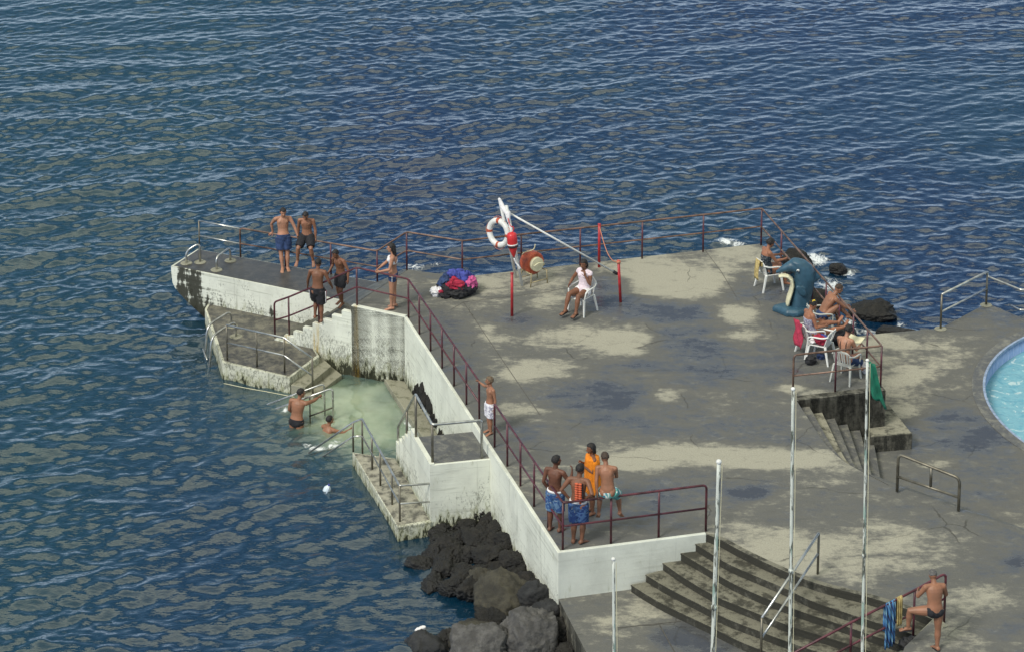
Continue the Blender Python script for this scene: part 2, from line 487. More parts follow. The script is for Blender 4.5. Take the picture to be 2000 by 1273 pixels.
# ------------------------------------------------------------------ flat paving cut into a fine grid
def gridded(name, poly, z, mat, wet, cell=.16, zfun=None, thick=1.4, hole=None):
    bm = bmesh.new()
    a = sum(poly[i][0] * poly[(i + 1) % len(poly)][1] - poly[(i + 1) % len(poly)][0] * poly[i][1] for i in range(len(poly)))
    if a < 0: poly = poly[::-1]
    vs = [bm.verts.new((p[0], p[1], 0)) for p in poly]
    f = bm.faces.new(vs)
    bmesh.ops.triangulate(bm, faces=[f])
    xs = [p[0] for p in poly]; ys = [p[1] for p in poly]
    for ax, lo, hi in ((0, min(xs), max(xs)), (1, min(ys), max(ys))):
        q = lo + cell
        while q < hi:
            co = V((0, 0, 0)); co[ax] = q; no = V((0, 0, 0)); no[ax] = 1
            bmesh.ops.bisect_plane(bm, geom=bm.verts[:] + bm.edges[:] + bm.faces[:], plane_co=co, plane_no=no, dist=1e-5)
            q += cell
    if hole:
        c, r = hole
        kill = [v for v in bm.verts if (v.co.xy - c.xy).length < r]
        bmesh.ops.delete(bm, geom=kill, context='VERTS')
    top = bm.faces[:]
    for v in bm.verts: v.co.z = zfun(v.co) if zfun else z
    edges = [e for e in bm.edges if e.is_boundary]
    r = bmesh.ops.extrude_edge_only(bm, edges=edges)
    for v in [g for g in r['geom'] if isinstance(g, bmesh.types.BMVert)]: v.co.z = z - thick
    bmesh.ops.recalc_face_normals(bm, faces=bm.faces)
    me = bpy.data.meshes.new(name); bm.to_mesh(me); bm.free()
    if sum(p.normal.z * p.area for p in me.polygons) < 0: me.flip_normals()
    at = me.attributes.new('wet', 'FLOAT', 'POINT')
    at.data.foreach_set('value', [wet(v.co) for v in me.vertices])
    me.materials.append(mat); me.materials.append(M['darkcon'])
    for p in me.polygons:
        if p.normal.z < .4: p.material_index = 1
    o = bpy.data.objects.new(name, me); COL.objects.link(o)
    return struct(o)

# dry (negative) and wet (positive) patches: photo place, radii, weight
PATCH = [
 (1000, 545, 90, 26, -.22), (950, 600, 60, 40, -.12), (1085, 560, 60, 30, -.18), (905, 575, 70, 26, -.10), (840, 560, 60, 25, -.05),
 (1260, 520, 100, 28, -.42), (1350, 553, 90, 26, -.60), (1290, 565, 60, 18, -.5), (1440, 500, 60, 26, -.36), (1500, 520, 25, 16, -.3),
 (1185, 570, 55, 28, .42), (1260, 605, 90, 26, .36), (1015, 622, 65, 24, .42), (1340, 650, 70, 60, .30),
 (1110, 665, 100, 26, -.38), (1200, 672, 70, 22, -.40), (1240, 650, 50, 20, -.2), (1060, 600, 40, 20, -.3), (960, 655, 30, 25, -.2),
 (1445, 612, 40, 17, -.62), (1450, 657, 62, 12, -.60), (1520, 590, 45, 50, .18), (1440, 560, 30, 30, .35),
 (1100, 687, 80, 14, .36), (1070, 720, 80, 20, -.40), (1010, 735, 30, 20, -.3), (1225, 712, 60, 16, .25),
 (1175, 772, 110, 34, .50), (1300, 770, 26, 12, -.55), (1012, 800, 45, 14, -.42), (1480, 700, 140, 60, .24),
 (1370, 740, 80, 25, .1), (1545, 758, 22, 8, -.6), (1600, 770, 40, 10, -.35), (1260, 830, 200, 24, .22),
 (1330, 885, 140, 22, -.48), (1450, 893, 90, 16, -.45), (1560, 900, 90, 18, -.45), (1600, 885, 40, 12, -.3), (1230, 905, 60, 14, -.4),
 (1500, 840, 120, 30, .12), (1465, 962, 40, 12, .60), (1330, 960, 120, 34, .20), (1230, 1000, 100, 40, .22), (1120, 1010, 60, 40, .14),
 (1020, 860, 60, 30, .15), (1010, 930, 50, 40, -.05), (900, 700, 40, 60, .22), (860, 640, 40, 40, .15), (1360, 905, 45, 12, .2),
 (1500, 1020, 200, 40, -.02), (1470, 1060, 90, 36, -.36), (1560, 1090, 80, 34, -.34), (1660, 1000, 140, 40, .06),
 (1740, 1040, 80, 26, -.30), (1820, 1090, 90, 34, -.22), (1700, 1110, 70, 24, -.22), (1900, 1170, 90, 34, -.25), (1620, 1060, 60, 20, -.2),
 (1950, 1080, 70, 60, .25), (1985, 1100, 22, 16, .4), (1970, 1225, 60, 30, .25), (1880, 1245, 60, 24, -.28), (1590, 1115, 20, 10, -.3), (1780, 1140, 70, 20, .12)]
def wet_deck(co):
    px, py = proj(co); w = .52
    for cx, cy, rx, ry, k in PATCH:
        d = ((px - cx) / rx) ** 2 + ((py - cy) / ry) ** 2
        if d < 4: w += k * .85 * math.exp(-d ** 1.5 * .7)
    return w
TPATCH = [(1800, 700, 120, 40, -.22), (1760, 760, 60, 30, -.25), (1700, 665, 60, 12, -.3), (1760, 800, 50, 20, -.3), (1960, 620, 70, 30, .2), (1850, 850, 120, 60, .28),
          (1900, 700, 50, 60, .1), (1825, 905, 40, 10, -.35), (1850, 945, 60, 14, -.1), (1950, 850, 60, 20, .3), (1900, 950, 90, 40, .22)]
def wet_terrace(co):
    px, py = proj(co); w = .52
    for cx, cy, rx, ry, k in TPATCH:
        d = ((px - cx) / rx) ** 2 + ((py - cy) / ry) ** 2
        if d < 4: w += k * math.exp(-d ** 1.5 * .7)
    return w

# deck of the bathing platform
top_edge = [(1381, 1043), (1407, 1053), (1438, 1070), (1482, 1092), (1543, 1119), (1594, 1138), (1640, 1151), (1696, 1165), (1776, 1190), (1823, 1209)]
steps_top = catmull([U(x, y) for x, y in top_edge], 4)
rt_edge = [(1556, 782), (1600, 849), (1622, 877), (1650, 901), (1683, 920), (1714, 936), (1751, 955)]
rt_top = catmull([U(x, y) for x, y in rt_edge], 4)
JL0, JL1 = U(1751, 955), U(1875, 999); JL2 = JL0 + (JL1 - JL0) * 4.0
slab_end = U(1767, 1262, 0)
deck_poly = [S0, A0, A1, A2] + steps_top[1:] + [slab_end, V((slab_end.x - 1.2, slab_end.y - 3.5, 0)), V((14, 36, 0)), V((16, JL2.y, 0)), JL2, JL1] + rt_top[::-1] + [B2, B1, B0, C0]
dirA = (A1 - A0).normalized(); nA = V((dirA.y, -dirA.x, 0))      # points to the sea side?
if nA.x > 0: nA = -nA
gridded('pavement', [p.copy() for p in deck_poly], 0, M['concrete'], wet_deck, .17, thick=2.6)

# expansion joints as thin dark grooves laid over the deck
mj = simple('dark joint', (.085, .08, .07), .9)
b = MB()
for line in ([(905, 590), (1015, 752)], [(1015, 752), (1055, 810)], [(1378, 490), (1410, 533), (1438, 580)], [(880, 605), (905, 590), (1060, 572), (1180, 548)], [(780, 558), (868, 548)], [(1060, 1016), (1110, 1012)]):
    P = [U(x, y, .004) for x, y in line]
    for i in range(len(P) - 1):
        d = (P[i + 1] - P[i]).normalized(); s_ = V((-d.y, d.x, 0)) * .008
        k = max(2, int((P[i + 1] - P[i]).length / .3))
        for j in range(k):
            q, r_ = P[i].lerp(P[i + 1], j / k), P[i].lerp(P[i + 1], (j + 1) / k)
            b.quad(q - s_, r_ - s_, r_ + s_, q + s_)
struct(b.build('pavement_joint', mj))

# terrace around the paddling pool
jn = V((-(JL1 - JL0).y, (JL1 - JL0).x, 0)).normalized()
if jn.y < 0: jn = -jn
def terr_z(co):
    d = (V((co.x, co.y, 0)) - JL0).dot(jn)
    t = min(1, max(0, (d - .05) / 2.1)); t = t * t * (3 - 2 * t)
    return TZ * t - .006
PR = [(2000, 656), (1968, 681.5), (1939, 710), (1925, 736), (1922, 755), (1925, 778), (1935, 800), (1953.6, 821), (2000, 860)]
pp = [U(x, y, TZ) for x, y in PR]
Am = np.array([[p.x, p.y, 1] for p in pp]); bv = np.array([p.x ** 2 + p.y ** 2 for p in pp])
sol = np.linalg.lstsq(Am, bv, rcond=None)[0]
PC = V((sol[0] / 2, sol[1] / 2, TZ)); PRAD = math.sqrt(sol[2] + PC.x ** 2 + PC.y ** 2)
terr_poly = [U(1640, 661, TZ), U(1716, 651, TZ), U(1838, 640, TZ), U(1928, 592, TZ), U(2010, 626, TZ), V((14, U(2010, 626, TZ).y, 0)), V((16, JL2.y - .5, 0)), JL2.copy(), JL1.copy(), JL0.copy(), U(1700, 925, 0), U(1640, 880, 0), U(1600, 860, 0)]
terr_poly = [V((p.x, p.y, 0)) for p in terr_poly]
gridded('terrace', terr_poly, TZ, M['concrete'], wet_terrace, .2, terr_z, 1.0, hole=(PC, PRAD + .05))

# lower paving at the foot of the steps
wl = [U(1091, 1169, QZ), U(1420, 1120, QZ), U(1830, 1250, QZ), U(1900, 1450, QZ), U(1240, 1470, QZ), U(1146, 1275, QZ)]
def wet_plaza(co):
    px, py = proj(co); w = .50
    for cx, cy, rx, ry, k in [(1250, 1195, 80, 22, -.25), (1330, 1245, 50, 26, .55), (1400, 1262, 40, 20, .45), (1150, 1185, 60, 18, .1), (1200, 1240, 60, 20, -.05)]:
        d = ((px - cx) / rx) ** 2 + ((py - cy) / ry) ** 2
        if d < 4: w += k * math.exp(-d ** 1.5 * .7)
    return w
gridded('lower_pavement', wl, QZ, M['concrete'], wet_plaza, .2, thick=1.6)
b = MB()
for line in ([(1286, 1215), (1318, 1273)], [(1205, 1225), (1330, 1212)]):
    P = [U(x, y, QZ + .004) for x, y in line]; d = (P[1] - P[0]).normalized(); s_ = V((-d.y, d.x, 0)) * .012
    b.quad(P[0] - s_, P[1] - s_, P[1] + s_, P[0] + s_)
struct(b.build('lower_pavement_joint', mj))

# ------------------------------------------------------------------ white walls
def wall_prism(a, b_, th, inward, z0, z1):
    m_ = MB(); n = V((inward.x, inward.y, 0)).normalized() * th
    m_.prism([a, b_, b_ + n, a + n], z0, z1); return m_
o = MB(); n2 = -nA * .2
dF = (A2 - A1).normalized(); nF = V((-dF.y, dF.x, 0))
if nF.y < 0: nF = -nF
A1i = A1 - nA * .2
e_ = nA * .008
o.prism([A0 + e_, A1 + e_ + dirA * .008, A1 - nA * .07 + dirA * .008, A0 - nA * .07], -2.5, .02)
w = o.build('retaining_wall', M['white'], bevel=.012)
tag(w, 'long white painted wall running from the bay to the lower rocks', 'wall')
o = MB(); q0 = A1 + nA * .005
st_w = A2 - dF * .02
o.prism([q0 - nF * .014, st_w - nF * .014, st_w + nF * .07, q0 + nF * .07 - nA * .05], -1.6, .024)
w = o.build('retaining_wall', M['white_clean'], bevel=.012)
# outline the corner with the long wall
tag(w, 'clean white wall beside the curved steps, under the railing with boys', 'wall')

# parapet of the left stairs with stepped top
PSa = S0; PSb = A0
dS = (PSb - PSa); dS.z = 0; dS.normalize()
nS = V((-dS.y, dS.x, 0))
if nS.y < 0: nS = -nS
def on_line(px):   # point of the parapet line (z=0 trace) at a photo x, prolonged to the left
    t = (px - 686) / (790 - 686); return PSa + (PSb - PSa) * t
lowx = 535
TEETH = 8
Lp = PSa - dS * (8 * .285)
b = MB()
prof = [(0, -2.4)]
tw = .285
for k in range(TEETH):
    z = -.165 * (TEETH - k)
    prof += [(k * tw, z), ((k + 1) * tw, z)]
prof += [(TEETH * tw, .02), ((A0 - Lp).length, .02), ((A0 - Lp).length, -2.4)]
f0 = [Lp + dS * s_ + V((0, 0, z)) for s_, z in prof]
b.loft([f0, [p + nS * .13 for p in f0]])
rust_pts = [Lp + dS * (tw * 1.3), Lp + dS * (tw * 4.4), S0 + dS * .12]
M['white_rust'] = mat_white('white rust streaked wall', .5, rust=rust_pts, speck=1.0)
w = b.build('parapet_wall', M['white_rust'], bevel=.01)
tag(w, 'white rust streaked parapet with stepped top beside the left stairs', 'wall')

# the left stairs behind that parapet
SW = 1.0
rt = thing('staircase', Lp + nS * .5 + V((0, 0, LZ)), 'dark narrow stairs climbing from the left landing to the platform', 'stairs')
for k in range(TEETH):
    z = -.165 * (TEETH - k) - .02
    a = Lp + nS * .162 + dS * (k * tw)
    b = MB(); b.prism([a, a + dS * (tw if k < TEETH - 1 else tw + .02), a + dS * (tw if k < TEETH - 1 else tw + .02) + nS * SW, a + nS * SW], -2.2, z)
    b.build('step', M['wetcon'], rt, bevel=.008)

# ------------------------------------------------------------------ pointed jetty
dJ = (J1 - J0); dJ.z = 0; dJ.normalize()
M['white_dirty'] = mat_white('white painted hull wall', .75, speck=.4, dark_spots=[(U(372, 560, -.9), .45), (U(385, 600, -1.2), .5), (U(402, 585, -1.1), .35), (U(420, 600, -1.25), .4), (U(350, 540, -.7), .25), (U(528, 612, -1.2), .2), (U(495, 600, -1.1), .12), (J0 + dJ * .35 + V((0, 0, -.85)), .42), (J0 + dJ * .75 + V((0, 0, -1.1)), .5), (J0 + dJ * 1.1 + V((0, 0, -1.3)), .5), (J3 + dJ * .5 + V((0, 0, -1.0)), .5)])  # hull stains; the last points blacken the underside of the tip
b = MB(); rings = []
for z, s_ in ((JZ, 0), (-.62, .0), (-.95, .03), (-1.08, .10), (-1.2, .22), (-1.35, .40), (-1.5, .62), (-1.65, .85), (-1.8, 1.08), (-2.4, 1.3)):
    k = .0 if z > -.6 else .0
    rings.append([V((p.x, p.y, z)) for p in (J0 + dJ * s_, J1, J2, J3 + dJ * s_ * .8)])
b.loft(rings)
rj = thing('jetty', J0.lerp(J2, .5), 'pointed boat shaped white jetty with wet dark deck on the left', 'jetty')
b.build('hull', M['white_dirty'], rj)
# wet deck surface as its own thin slab on top
b = MB()
inn = [J0 + dJ * .06 + nS * .05, J1 + nS * .03, J2 - nS * .02, J3 + dJ * .04 - nS * .02]
b.prism(inn, JZ - .02, JZ + .006)
M['wetdeck'] = mat_oldcon('wet dark deck', (.10, .095, .085), (.055, .056, .056), .75, .33)
b.build('deck', M['wetdeck'], rj)
# ramp up to the platform
b = MB()
r0 = [J1, J2, C0, S0]
b.quad(*[V((p.x, p.y, p.z + .008)) for p in r0])
low = [V((p.x, p.y, -2.3)) for p in r0]
for i in range(4):
    j = (i + 1) % 4; b.quad(V((*r0[i].xy, r0[i].z + .008)), V((*r0[j].xy, r0[j].z + .008)), low[j], low[i])
tag(b.build('ramp', M['wetcon']), 'sloping wet concrete ramp between the pointed jetty and the platform', 'ramp')

# ------------------------------------------------------------------ left landing with steps into the water
lp = [U(400, 603, LZ), U(415, 651, LZ), U(434, 707, LZ), U(566, 737, LZ), U(624, 695, LZ)]
e1 = Lp + nS * .02 + dS * 1.2; e1.z = LZ
e2 = V((J1.x, J1.y, LZ)) + nS * .3
lp2 = lp + [V((e1.x, e1.y, LZ)), V((e2.x, e2.y, LZ)), V((J0.x, J0.y, LZ)) + dJ * 1.0 + nS * .3]
rl = thing('landing_stage', lp[2].lerp(lp[3], .5), 'low mossy landing stage with steps into the water beside the jetty', 'landing')
b = MB(); b.prism(lp2, -2.4, LZ)
M['moss'] = mat_white('mossy white edge', .8, -.22, speck=.8, col=(.62, .62, .50))
b.build('block', M['moss'], rl, bevel=.015)
b = MB()
def inset(poly, d):
    c = sum(poly, V()) / len(poly); out = []
    for p in poly:
        q = c - p; out.append(p + q.normalized() * d)
    return out
b.prism(inset(lp2, .09), LZ - .05, LZ + .005)
M['puddled'] = mat_oldcon('stained puddled concrete', (.19, .175, .135), (.055, .055, .055), .70, .35)
b.build('deck', M['puddled'], rl)
b = MB(); b.prism([U(568, 751, -1.53), U(596, 756, -1.53), U(647, 714, -1.53), U(626, 695, -1.53)], -2.4, -1.53); b.build('step', M['ledge'], rl, bevel=.012)
b = MB(); b.prism([U(592, 769, -1.70), U(612, 774, -1.70), U(668, 731, -1.70), U(646, 714, -1.70)], -2.4, -1.70); b.build('step', M['ledge'], rl, bevel=.012)
# ledge along the long wall inside the bay
b = MB(); b.prism([U(750, 739, -1.65), A0 + nA * .01 + V((0, 0, -1.65)), A0 + dirA * 6.6 + nA * .01, U(845, 880, -1.65), U(800, 815, -1.65)], -2.5, -1.65)
tag(b.build('ledge', M['ledge'], bevel=.015), 'pale narrow ledge along the foot of the white wall in the bay', 'ledge')

# ------------------------------------------------------------------ right landing, stairs with zigzag parapet, walkway
g0 = U(840, 908, GZ); g1 = U(958, 896, GZ); g2 = U(922, 843, GZ); g3 = U(813, 879, GZ)
onA = lambda p: A0 + dirA * (V((p.x, p.y, 0)) - A0).dot(dirA)
g1 = onA(g1) + nA * .005; g2 = onA(g2) + nA * .005
g1.z = g2.z = GZ
wL = g0 - (g1 - nA * 0); wid = wL.length
g3 = g2 + (g0 - g1)
rg = thing('landing', g0.lerp(g2, .5) + V((0, 0, 0)), 'white walled landing block with grey top joined to the long wall', 'landing')
b = MB(); b.prism([g0, g1, g2, g3], -2.4, GZ); b.build('block', M['white'], rg, bevel=.012)
b = MB(); b.prism([g0 + dirA * -.05 - nA * .1, g1 - dirA * .05 + nA * .0, g2 + dirA * .0, g3 - nA * .1], GZ - .03, GZ + .006)
M['greytop'] = mat_oldcon('smooth grey concrete', (.26, .25, .205), (.10, .102, .104), .85, .45)
b.build('paving', M['greytop'], rg)
# stairs going down away from the landing
rs = thing('staircase', g3 + V((0, 0, -1)), 'short hidden flight of steps from the white landing to the walkway', 'stairs')
st = (WZ - GZ) / 7
for k in range(6):
    a = g3 - dirA * (.27 * k); c = g2 - dirA * (.27 * k)
    zz = GZ + st * (k + 1)
    b = MB(); b.prism([a - nA * .12, c - dirA * 0, c - dirA * .27, a - nA * .12 - dirA * .27], -2.4, zz); b.build('step', M['ledge'], rs)
# parapet with zigzag top on the sea side: runs from the front corner back down the steps
b = MB()
L = (g3 - g0).length
base = [(0, -2.4), (0, GZ + .05)]
b.prism([g0 + nA * .003, g0 - nA * .10, g3 - nA * .10, g3 + nA * .003], -2.4, GZ + .02)
for k in range(6):
    a0_ = g3 - dirA * (.27 * k); a1_ = a0_ - dirA * .27
    z1 = GZ + st * k + .10
    b.prism([a0_ + nA * .003, a0_ - nA * .10, a1_ - nA * .10, a1_ + nA * .003], -2.4, z1)
tag(b.build('parapet_wall', M['white'], bevel=.008), 'white zigzag parapet above the narrow walkway', 'wall')
# walkway
k0 = U(777, 1029, WZ); k1 = U(844, 1021, WZ); k2 = U(688, 882, WZ); k3 = U(765, 868, WZ)
fr = V((g0.x, g0.y, WZ)) + nA * .004
k1 = fr + (V((A1.x, A1.y, WZ)) - fr) * 0
rw = thing('walkway', k0.lerp(k2, .5), 'narrow stained concrete walkway with moss at the water edge', 'walkway')
b = MB(); b.prism([k0, V((g0.x, g0.y, 0)) + dirA * .05 , V((g3.x, g3.y, 0)) - dirA * 1.7, k2], -2.4, WZ)
b.build('block', M['moss'], rw, bevel=.015)
kk = [k0, V((g0.x, g0.y, 0)) + dirA * .05 + nA * .0, V((g3.x, g3.y, 0)) - dirA * 1.7, k2]
b = MB(); b.prism(inset([V((p.x, p.y, 0)) for p in kk], .09), WZ - .05, WZ + .005); b.build('paving', M['splotch'], rw)

# ------------------------------------------------------------------ curved front steps
Z6 = lambda pts: [(x / 4.545 + 1200, y / 4.545 + 1000) for x, y in pts]
EDG = [top_edge,
       [(1354, 1058), (1402, 1088), (1429, 1103), (1475, 1123), (1539, 1150), (1585, 1172), (1640, 1191), (1720, 1217), (1803, 1243)],
       Z6([(560, 342), (880, 530), (1100, 650), (1400, 780), (1700, 890), (2000, 990)]) + [(1700, 1238), (1772, 1262)],
       Z6([(425, 442), (640, 590), (900, 740), (1150, 845), (1340, 920), (1580, 1010), (2000, 1140)]) + [(1700, 1270), (1748, 1287)],
       Z6([(280, 550), (480, 670), (800, 835), (1000, 940), (1300, 1055), (1600, 1165), (1850, 1248)]) + [(1660, 1292), (1718, 1312)],
       Z6([(150, 640), (300, 735), (480, 835), (860, 1015), (1100, 1135), (1300, 1215), (1450, 1270)]) + [(1600, 1309), (1690, 1338)]]
NS = 40; curves = []
for k, e in enumerate(EDG):
    z = QZ / 6 * k
    curves.append(resample(catmull([U(x, y, z) for x, y in e], 6), NS))
    # the first point of each edge lies on the white wall line
rc = thing('staircase', curves[3][NS // 2], 'broad curved flight of dark stained steps below the platform', 'stairs')
for k in range(1, 6):
    b = MB(); zt = QZ / 6 * k; zb = QZ / 6 * (k + 1) - .02
    inner = [V((p.x, p.y, zt)) for p in curves[k - 1]]
    outer = [V((p.x, p.y, zt)) for p in curves[k]]
    # run the tread a little under the riser above
    inner = [i_ + (i_ - o_).normalized() * .02 for i_, o_ in zip(inner, outer)]
    lip = [p + (p - q).normalized() * .012 for p, q in zip(outer, inner)]
    dn = [V((p.x, p.y, zt - .03)) for p in lip]; dn2 = [V((p.x, p.y, zt - .04)) for p in outer]
    base_ = [V((p.x, p.y, zb)) for p in outer]
    rows = [[V((p.x, p.y, zb)) for p in inner], inner, outer, lip, dn, dn2, base_]
    rows2 = [[r_[i] for r_ in rows] for i in range(NS)]
    b.loft(rows2)
    b.build('step', M['tread'], rc)
# top riser under the deck edge
b = MB()
lip = [p + V((0, 0, .012)) for p in curves[0]]
out = []
for i in range(NS):
    d = curves[1][i] - curves[0][i]; d.z = 0; d.normalize(); out.append(d)
rows2 = [[curves[0][i] - out[i] * .12 + V((0, 0, .006)), curves[0][i] + out[i] * .012 + V((0, 0, .006)), curves[0][i] + out[i] * .012 + V((0, 0, -.05)), curves[0][i] + out[i] * .004 + V((0, 0, -.06)), V((curves[0][i] + out[i] * .004).xy.to_tuple() + (QZ / 6 - .02,)), V((curves[0][i] - out[i] * .12).xy.to_tuple() + (QZ / 6 - .02,))] for i in range(NS)]
b.loft(rows2); b.build('step', M['tread'], rc)
# sloping side wall of the steps
sa = U(1823, 1209); sb = U(1767, 1262, -.40); sc_ = U(1700, 1330, -.95)
sd = (V((sc_.x, sc_.y, 0)) - V((sa.x, sa.y, 0))).normalized(); sn = V((-sd.y, sd.x, 0))
if sn.x < 0: sn = -sn
b = MB(); rows = []
for p in (sa - sd * .1, sa, sb, sc_, sc_ + sd * 2 + V((0, 0, -.2))):
    zt = p.z + .03
    rows.append([V((p.x, p.y, -2.2)), V((p.x, p.y, zt)), V((p.x, p.y, zt)) + sn * .34, V((p.x, p.y, -2.2)) + sn * .34])
b.loft(rows)
tag(b.build('side_wall', M['cream' if 0 else 'ledge'], bevel=.01), 'pale sloping side wall at the right end of the curved steps', 'wall')

# ------------------------------------------------------------------ right curved steps and dark block
rc2 = thing('staircase', U(1660, 850, -.6), 'grey tapering steps curving down beside the dark stained block', 'stairs')
TT = resample(rt_top, 30)
nrm = []
for i in range(30):
    d = TT[min(29, i + 1)] - TT[max(0, i - 1)]; n = V((-d.y, d.x, 0)).normalized()
    if n.x < 0: n = -n
    nrm.append(n)
dB = (B2 - B3); dB.z = 0; dB.normalize()
prev = [p.copy() for p in TT]
for k in range(1, 7):
    cur = []
    for i in range(30):
        s_ = i / 29; wv = .31 * (1 - .62 * s_)
        d = dB.lerp(nrm[i], min(1, s_ * 1.5)).normalized()
        cur.append(TT[i] + d * (wv * k))
    zt = TZ / 7 * k
    rows2 = []
    for i in range(30):
        a, c = prev[i], cur[i]; back = (a - c).normalized() * .02
        rows2.append([V((*(a + back).xy, -2)), V((*(a + back).xy, zt)), V((*c.xy, zt)), V((*c.xy, -2))])
    b = MB(); b.loft(rows2); b.build('step', M['greytop'] if k != 2 else M['oldcon'], rc2)
    prev = cur
b = MB(); nB = V((-dB.y, dB.x, 0))
if nB.y < 0: nB = -nB
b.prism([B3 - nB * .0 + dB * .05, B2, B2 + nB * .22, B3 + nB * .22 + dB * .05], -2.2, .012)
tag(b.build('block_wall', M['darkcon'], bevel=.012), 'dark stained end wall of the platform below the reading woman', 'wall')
q = [U(1700, 855, -.9), U(1782, 848, -.9), U(1735, 790, -.9), U(1690, 800, -.9)]
b = MB(); b.prism(q, -2.0, -.88)
rlb = thing('low_block', q[1], 'low dark concrete block with a pale worn top at the foot of the grey steps', 'block')
b.build('base', M['darkcon'], rlb, bevel=.012)
b = MB(); b.prism(inset(q, .03), -.9, -.874); b.build('top_slab', M['oldcon'], rlb)

# ------------------------------------------------------------------ paddling pool
m, t, bs = newmat('pool blue paint')
nz = t.noise(t.map(t.pos(), (6, 6, .8)), 3, 5)
t.put(bs.inputs['Base Color'], t.mix(t.ss(nz, .35, .7), (.20, .34, .60), (.34, .48, .72))); bs.inputs['Roughness'].default_value = .6
M['poolblue'] = m
rp = thing('paddling_pool', PC, 'round light blue painted pool sunk in the right terrace', 'pool')
b = MB(); SEG = 96
ring = lambda r, z: [V((PC.x + r * math.cos(2 * math.pi * i / SEG), PC.y + r * math.sin(2 * math.pi * i / SEG), z)) for i in range(SEG)]
b.loft([ring(PRAD + .3, TZ - .4), ring(PRAD + .3, TZ - .02), ring(PRAD + .005, TZ - .02), ring(PRAD, -2.3)], cap=False)
b.build('pool_wall', M['poolblue'], rp, smooth=True)
b = MB(); b.loft([ring(PRAD + .30, TZ - .03), ring(PRAD + .30, TZ + .004), ring(PRAD - .012, TZ + .004), ring(PRAD - .012, TZ - .06)], cap=False)
b.build('rim', M['greytop'], rp)
b = MB(); b.loft([ring(PRAD - .013, TZ - .062), ring(PRAD - .018, TZ - .062), ring(PRAD - .018, TZ + .006), ring(PRAD + .04, TZ + .006), ring(PRAD + .04, TZ - .01)], cap=False)
b.build('edge_line', simple('pale pool edge', (.26, .33, .46), .6), rp)
m, t, bs = newmat('pool water')
p = t.pos(); n = t.noise(p, 3.2, 3, .5, 1.5)
c = t.mix(t.ss(n, .62, .64), (.20, .42, .50), (.45, .60, .62)); c = t.mix(t.ss(n, .3, .5), (.14, .36, .46), c)
t.put(bs.inputs['Base Color'], c); bs.inputs['Roughness'].default_value = .04; bs.inputs['IOR'].default_value = 1.33
t.put(bs.inputs['Normal'], t.bump(t.noise(p, 3.5, 4, .5, .5), .5, .12))
b = MB(); b.loft([ring(.05, -1.62), ring(PRAD + .01, -1.62)], cap=False); struct(b.build('pool_water', m))

# ------------------------------------------------------------------ sea
from_poly = [(590, 790), (640, 735), (750, 752), (880, 868), (790, 895), (720, 880), (690, 870), (640, 856), (600, 830)]
sh_poly = [U(x, y, WATER) for x, y in from_poly]
FOAM = [(1420, 471, 26, 8, 1), (1440, 476, 20, 5, 1), (1595, 508, 24, 14, 1), (1560, 492, 20, 8, .8), (1650, 533, 22, 7, 1), (1620, 557, 30, 14, .9), (1628, 575, 20, 14, .8), (1600, 545, 26, 12, .5),
        (1690, 648, 40, 9, .8), (1660, 630, 24, 14, .8), (1760, 632, 22, 8, .6), (1735, 612, 20, 12, .5), (812, 520, 28, 8, .75), (850, 514, 18, 6, .6), (790, 508, 12, 6, .5),
        (556, 799, 7, 6, .9), (620, 876, 22, 6, 1.0), (655, 868, 22, 8, .8), (548, 806, 10, 4, .5), (600, 870, 15, 8, .6), (640, 846, 12, 5, .5), (690, 900, 14, 10, .45), (935, 1195, 20, 6, .5), (912, 1190, 20, 8, .4), (800, 828, 16, 22, .8)] + [(x, y, 9, 4, .42) for x, y in ((405, 640), (425, 722), (440, 748), (480, 758), (530, 767), (575, 776), (695, 905), (715, 942), (740, 988), (760, 1030), (820, 1075), (818, 1110), (822, 1140), (850, 1155), (880, 1165), (905, 1175), (925, 1210), (870, 1230), (800, 1262))]
xs = np.arange(-23, 23.01, .066); ys = np.arange(39, 99.01, .075)
GX, GY = np.meshgrid(xs, ys)
rng = np.random.default_rng(11)
def wavefield(X, Y):
    H = np.zeros_like(X)
    # slow warps break up straight crests
    wx = .9 * np.sin(X * .21 + Y * .13 + 1) + .5 * np.sin(X * .47 - Y * .36 + 2.1) + .22 * np.sin(X * 1.1 + Y * .9)
    wy = .9 * np.sin(X * .17 - Y * .22 + .3) + .5 * np.sin(X * .39 + Y * .41 + 4) + .2 * np.sin(X * 1.3 - Y * .8 + 1)
    X2, Y2 = X + wx * .35, Y + wy * .35
    main = R(90 + 26)
    for i in range(110):
        u_ = rng.uniform(0, 1)
        lam = math.exp(rng.normal(math.log(.45), .48)); lam = min(2.6, max(.30, lam))
        if i < 10: lam = rng.uniform(1.3, 3.0)
        th = main + rng.normal(0, .26 if lam > 1.1 else .62)
        k = 2 * math.pi / lam; kx, ky = k * math.cos(th), k * math.sin(th); ph = rng.uniform(0, 6.28)
        a = (.027 if lam < 1.1 else .034) / k * rng.uniform(.6, 1.3)
        s_ = np.sin(kx * X2 + ky * Y2 + ph)
        H += a * (s_ + .30 * (s_ * s_ - .5))
    gust = .8 + .35 * np.sin(X * .12 + Y * .07 + .6) * np.sin(X * .05 - Y * .11)
    return H * gust
H = wavefield(GX, GY)
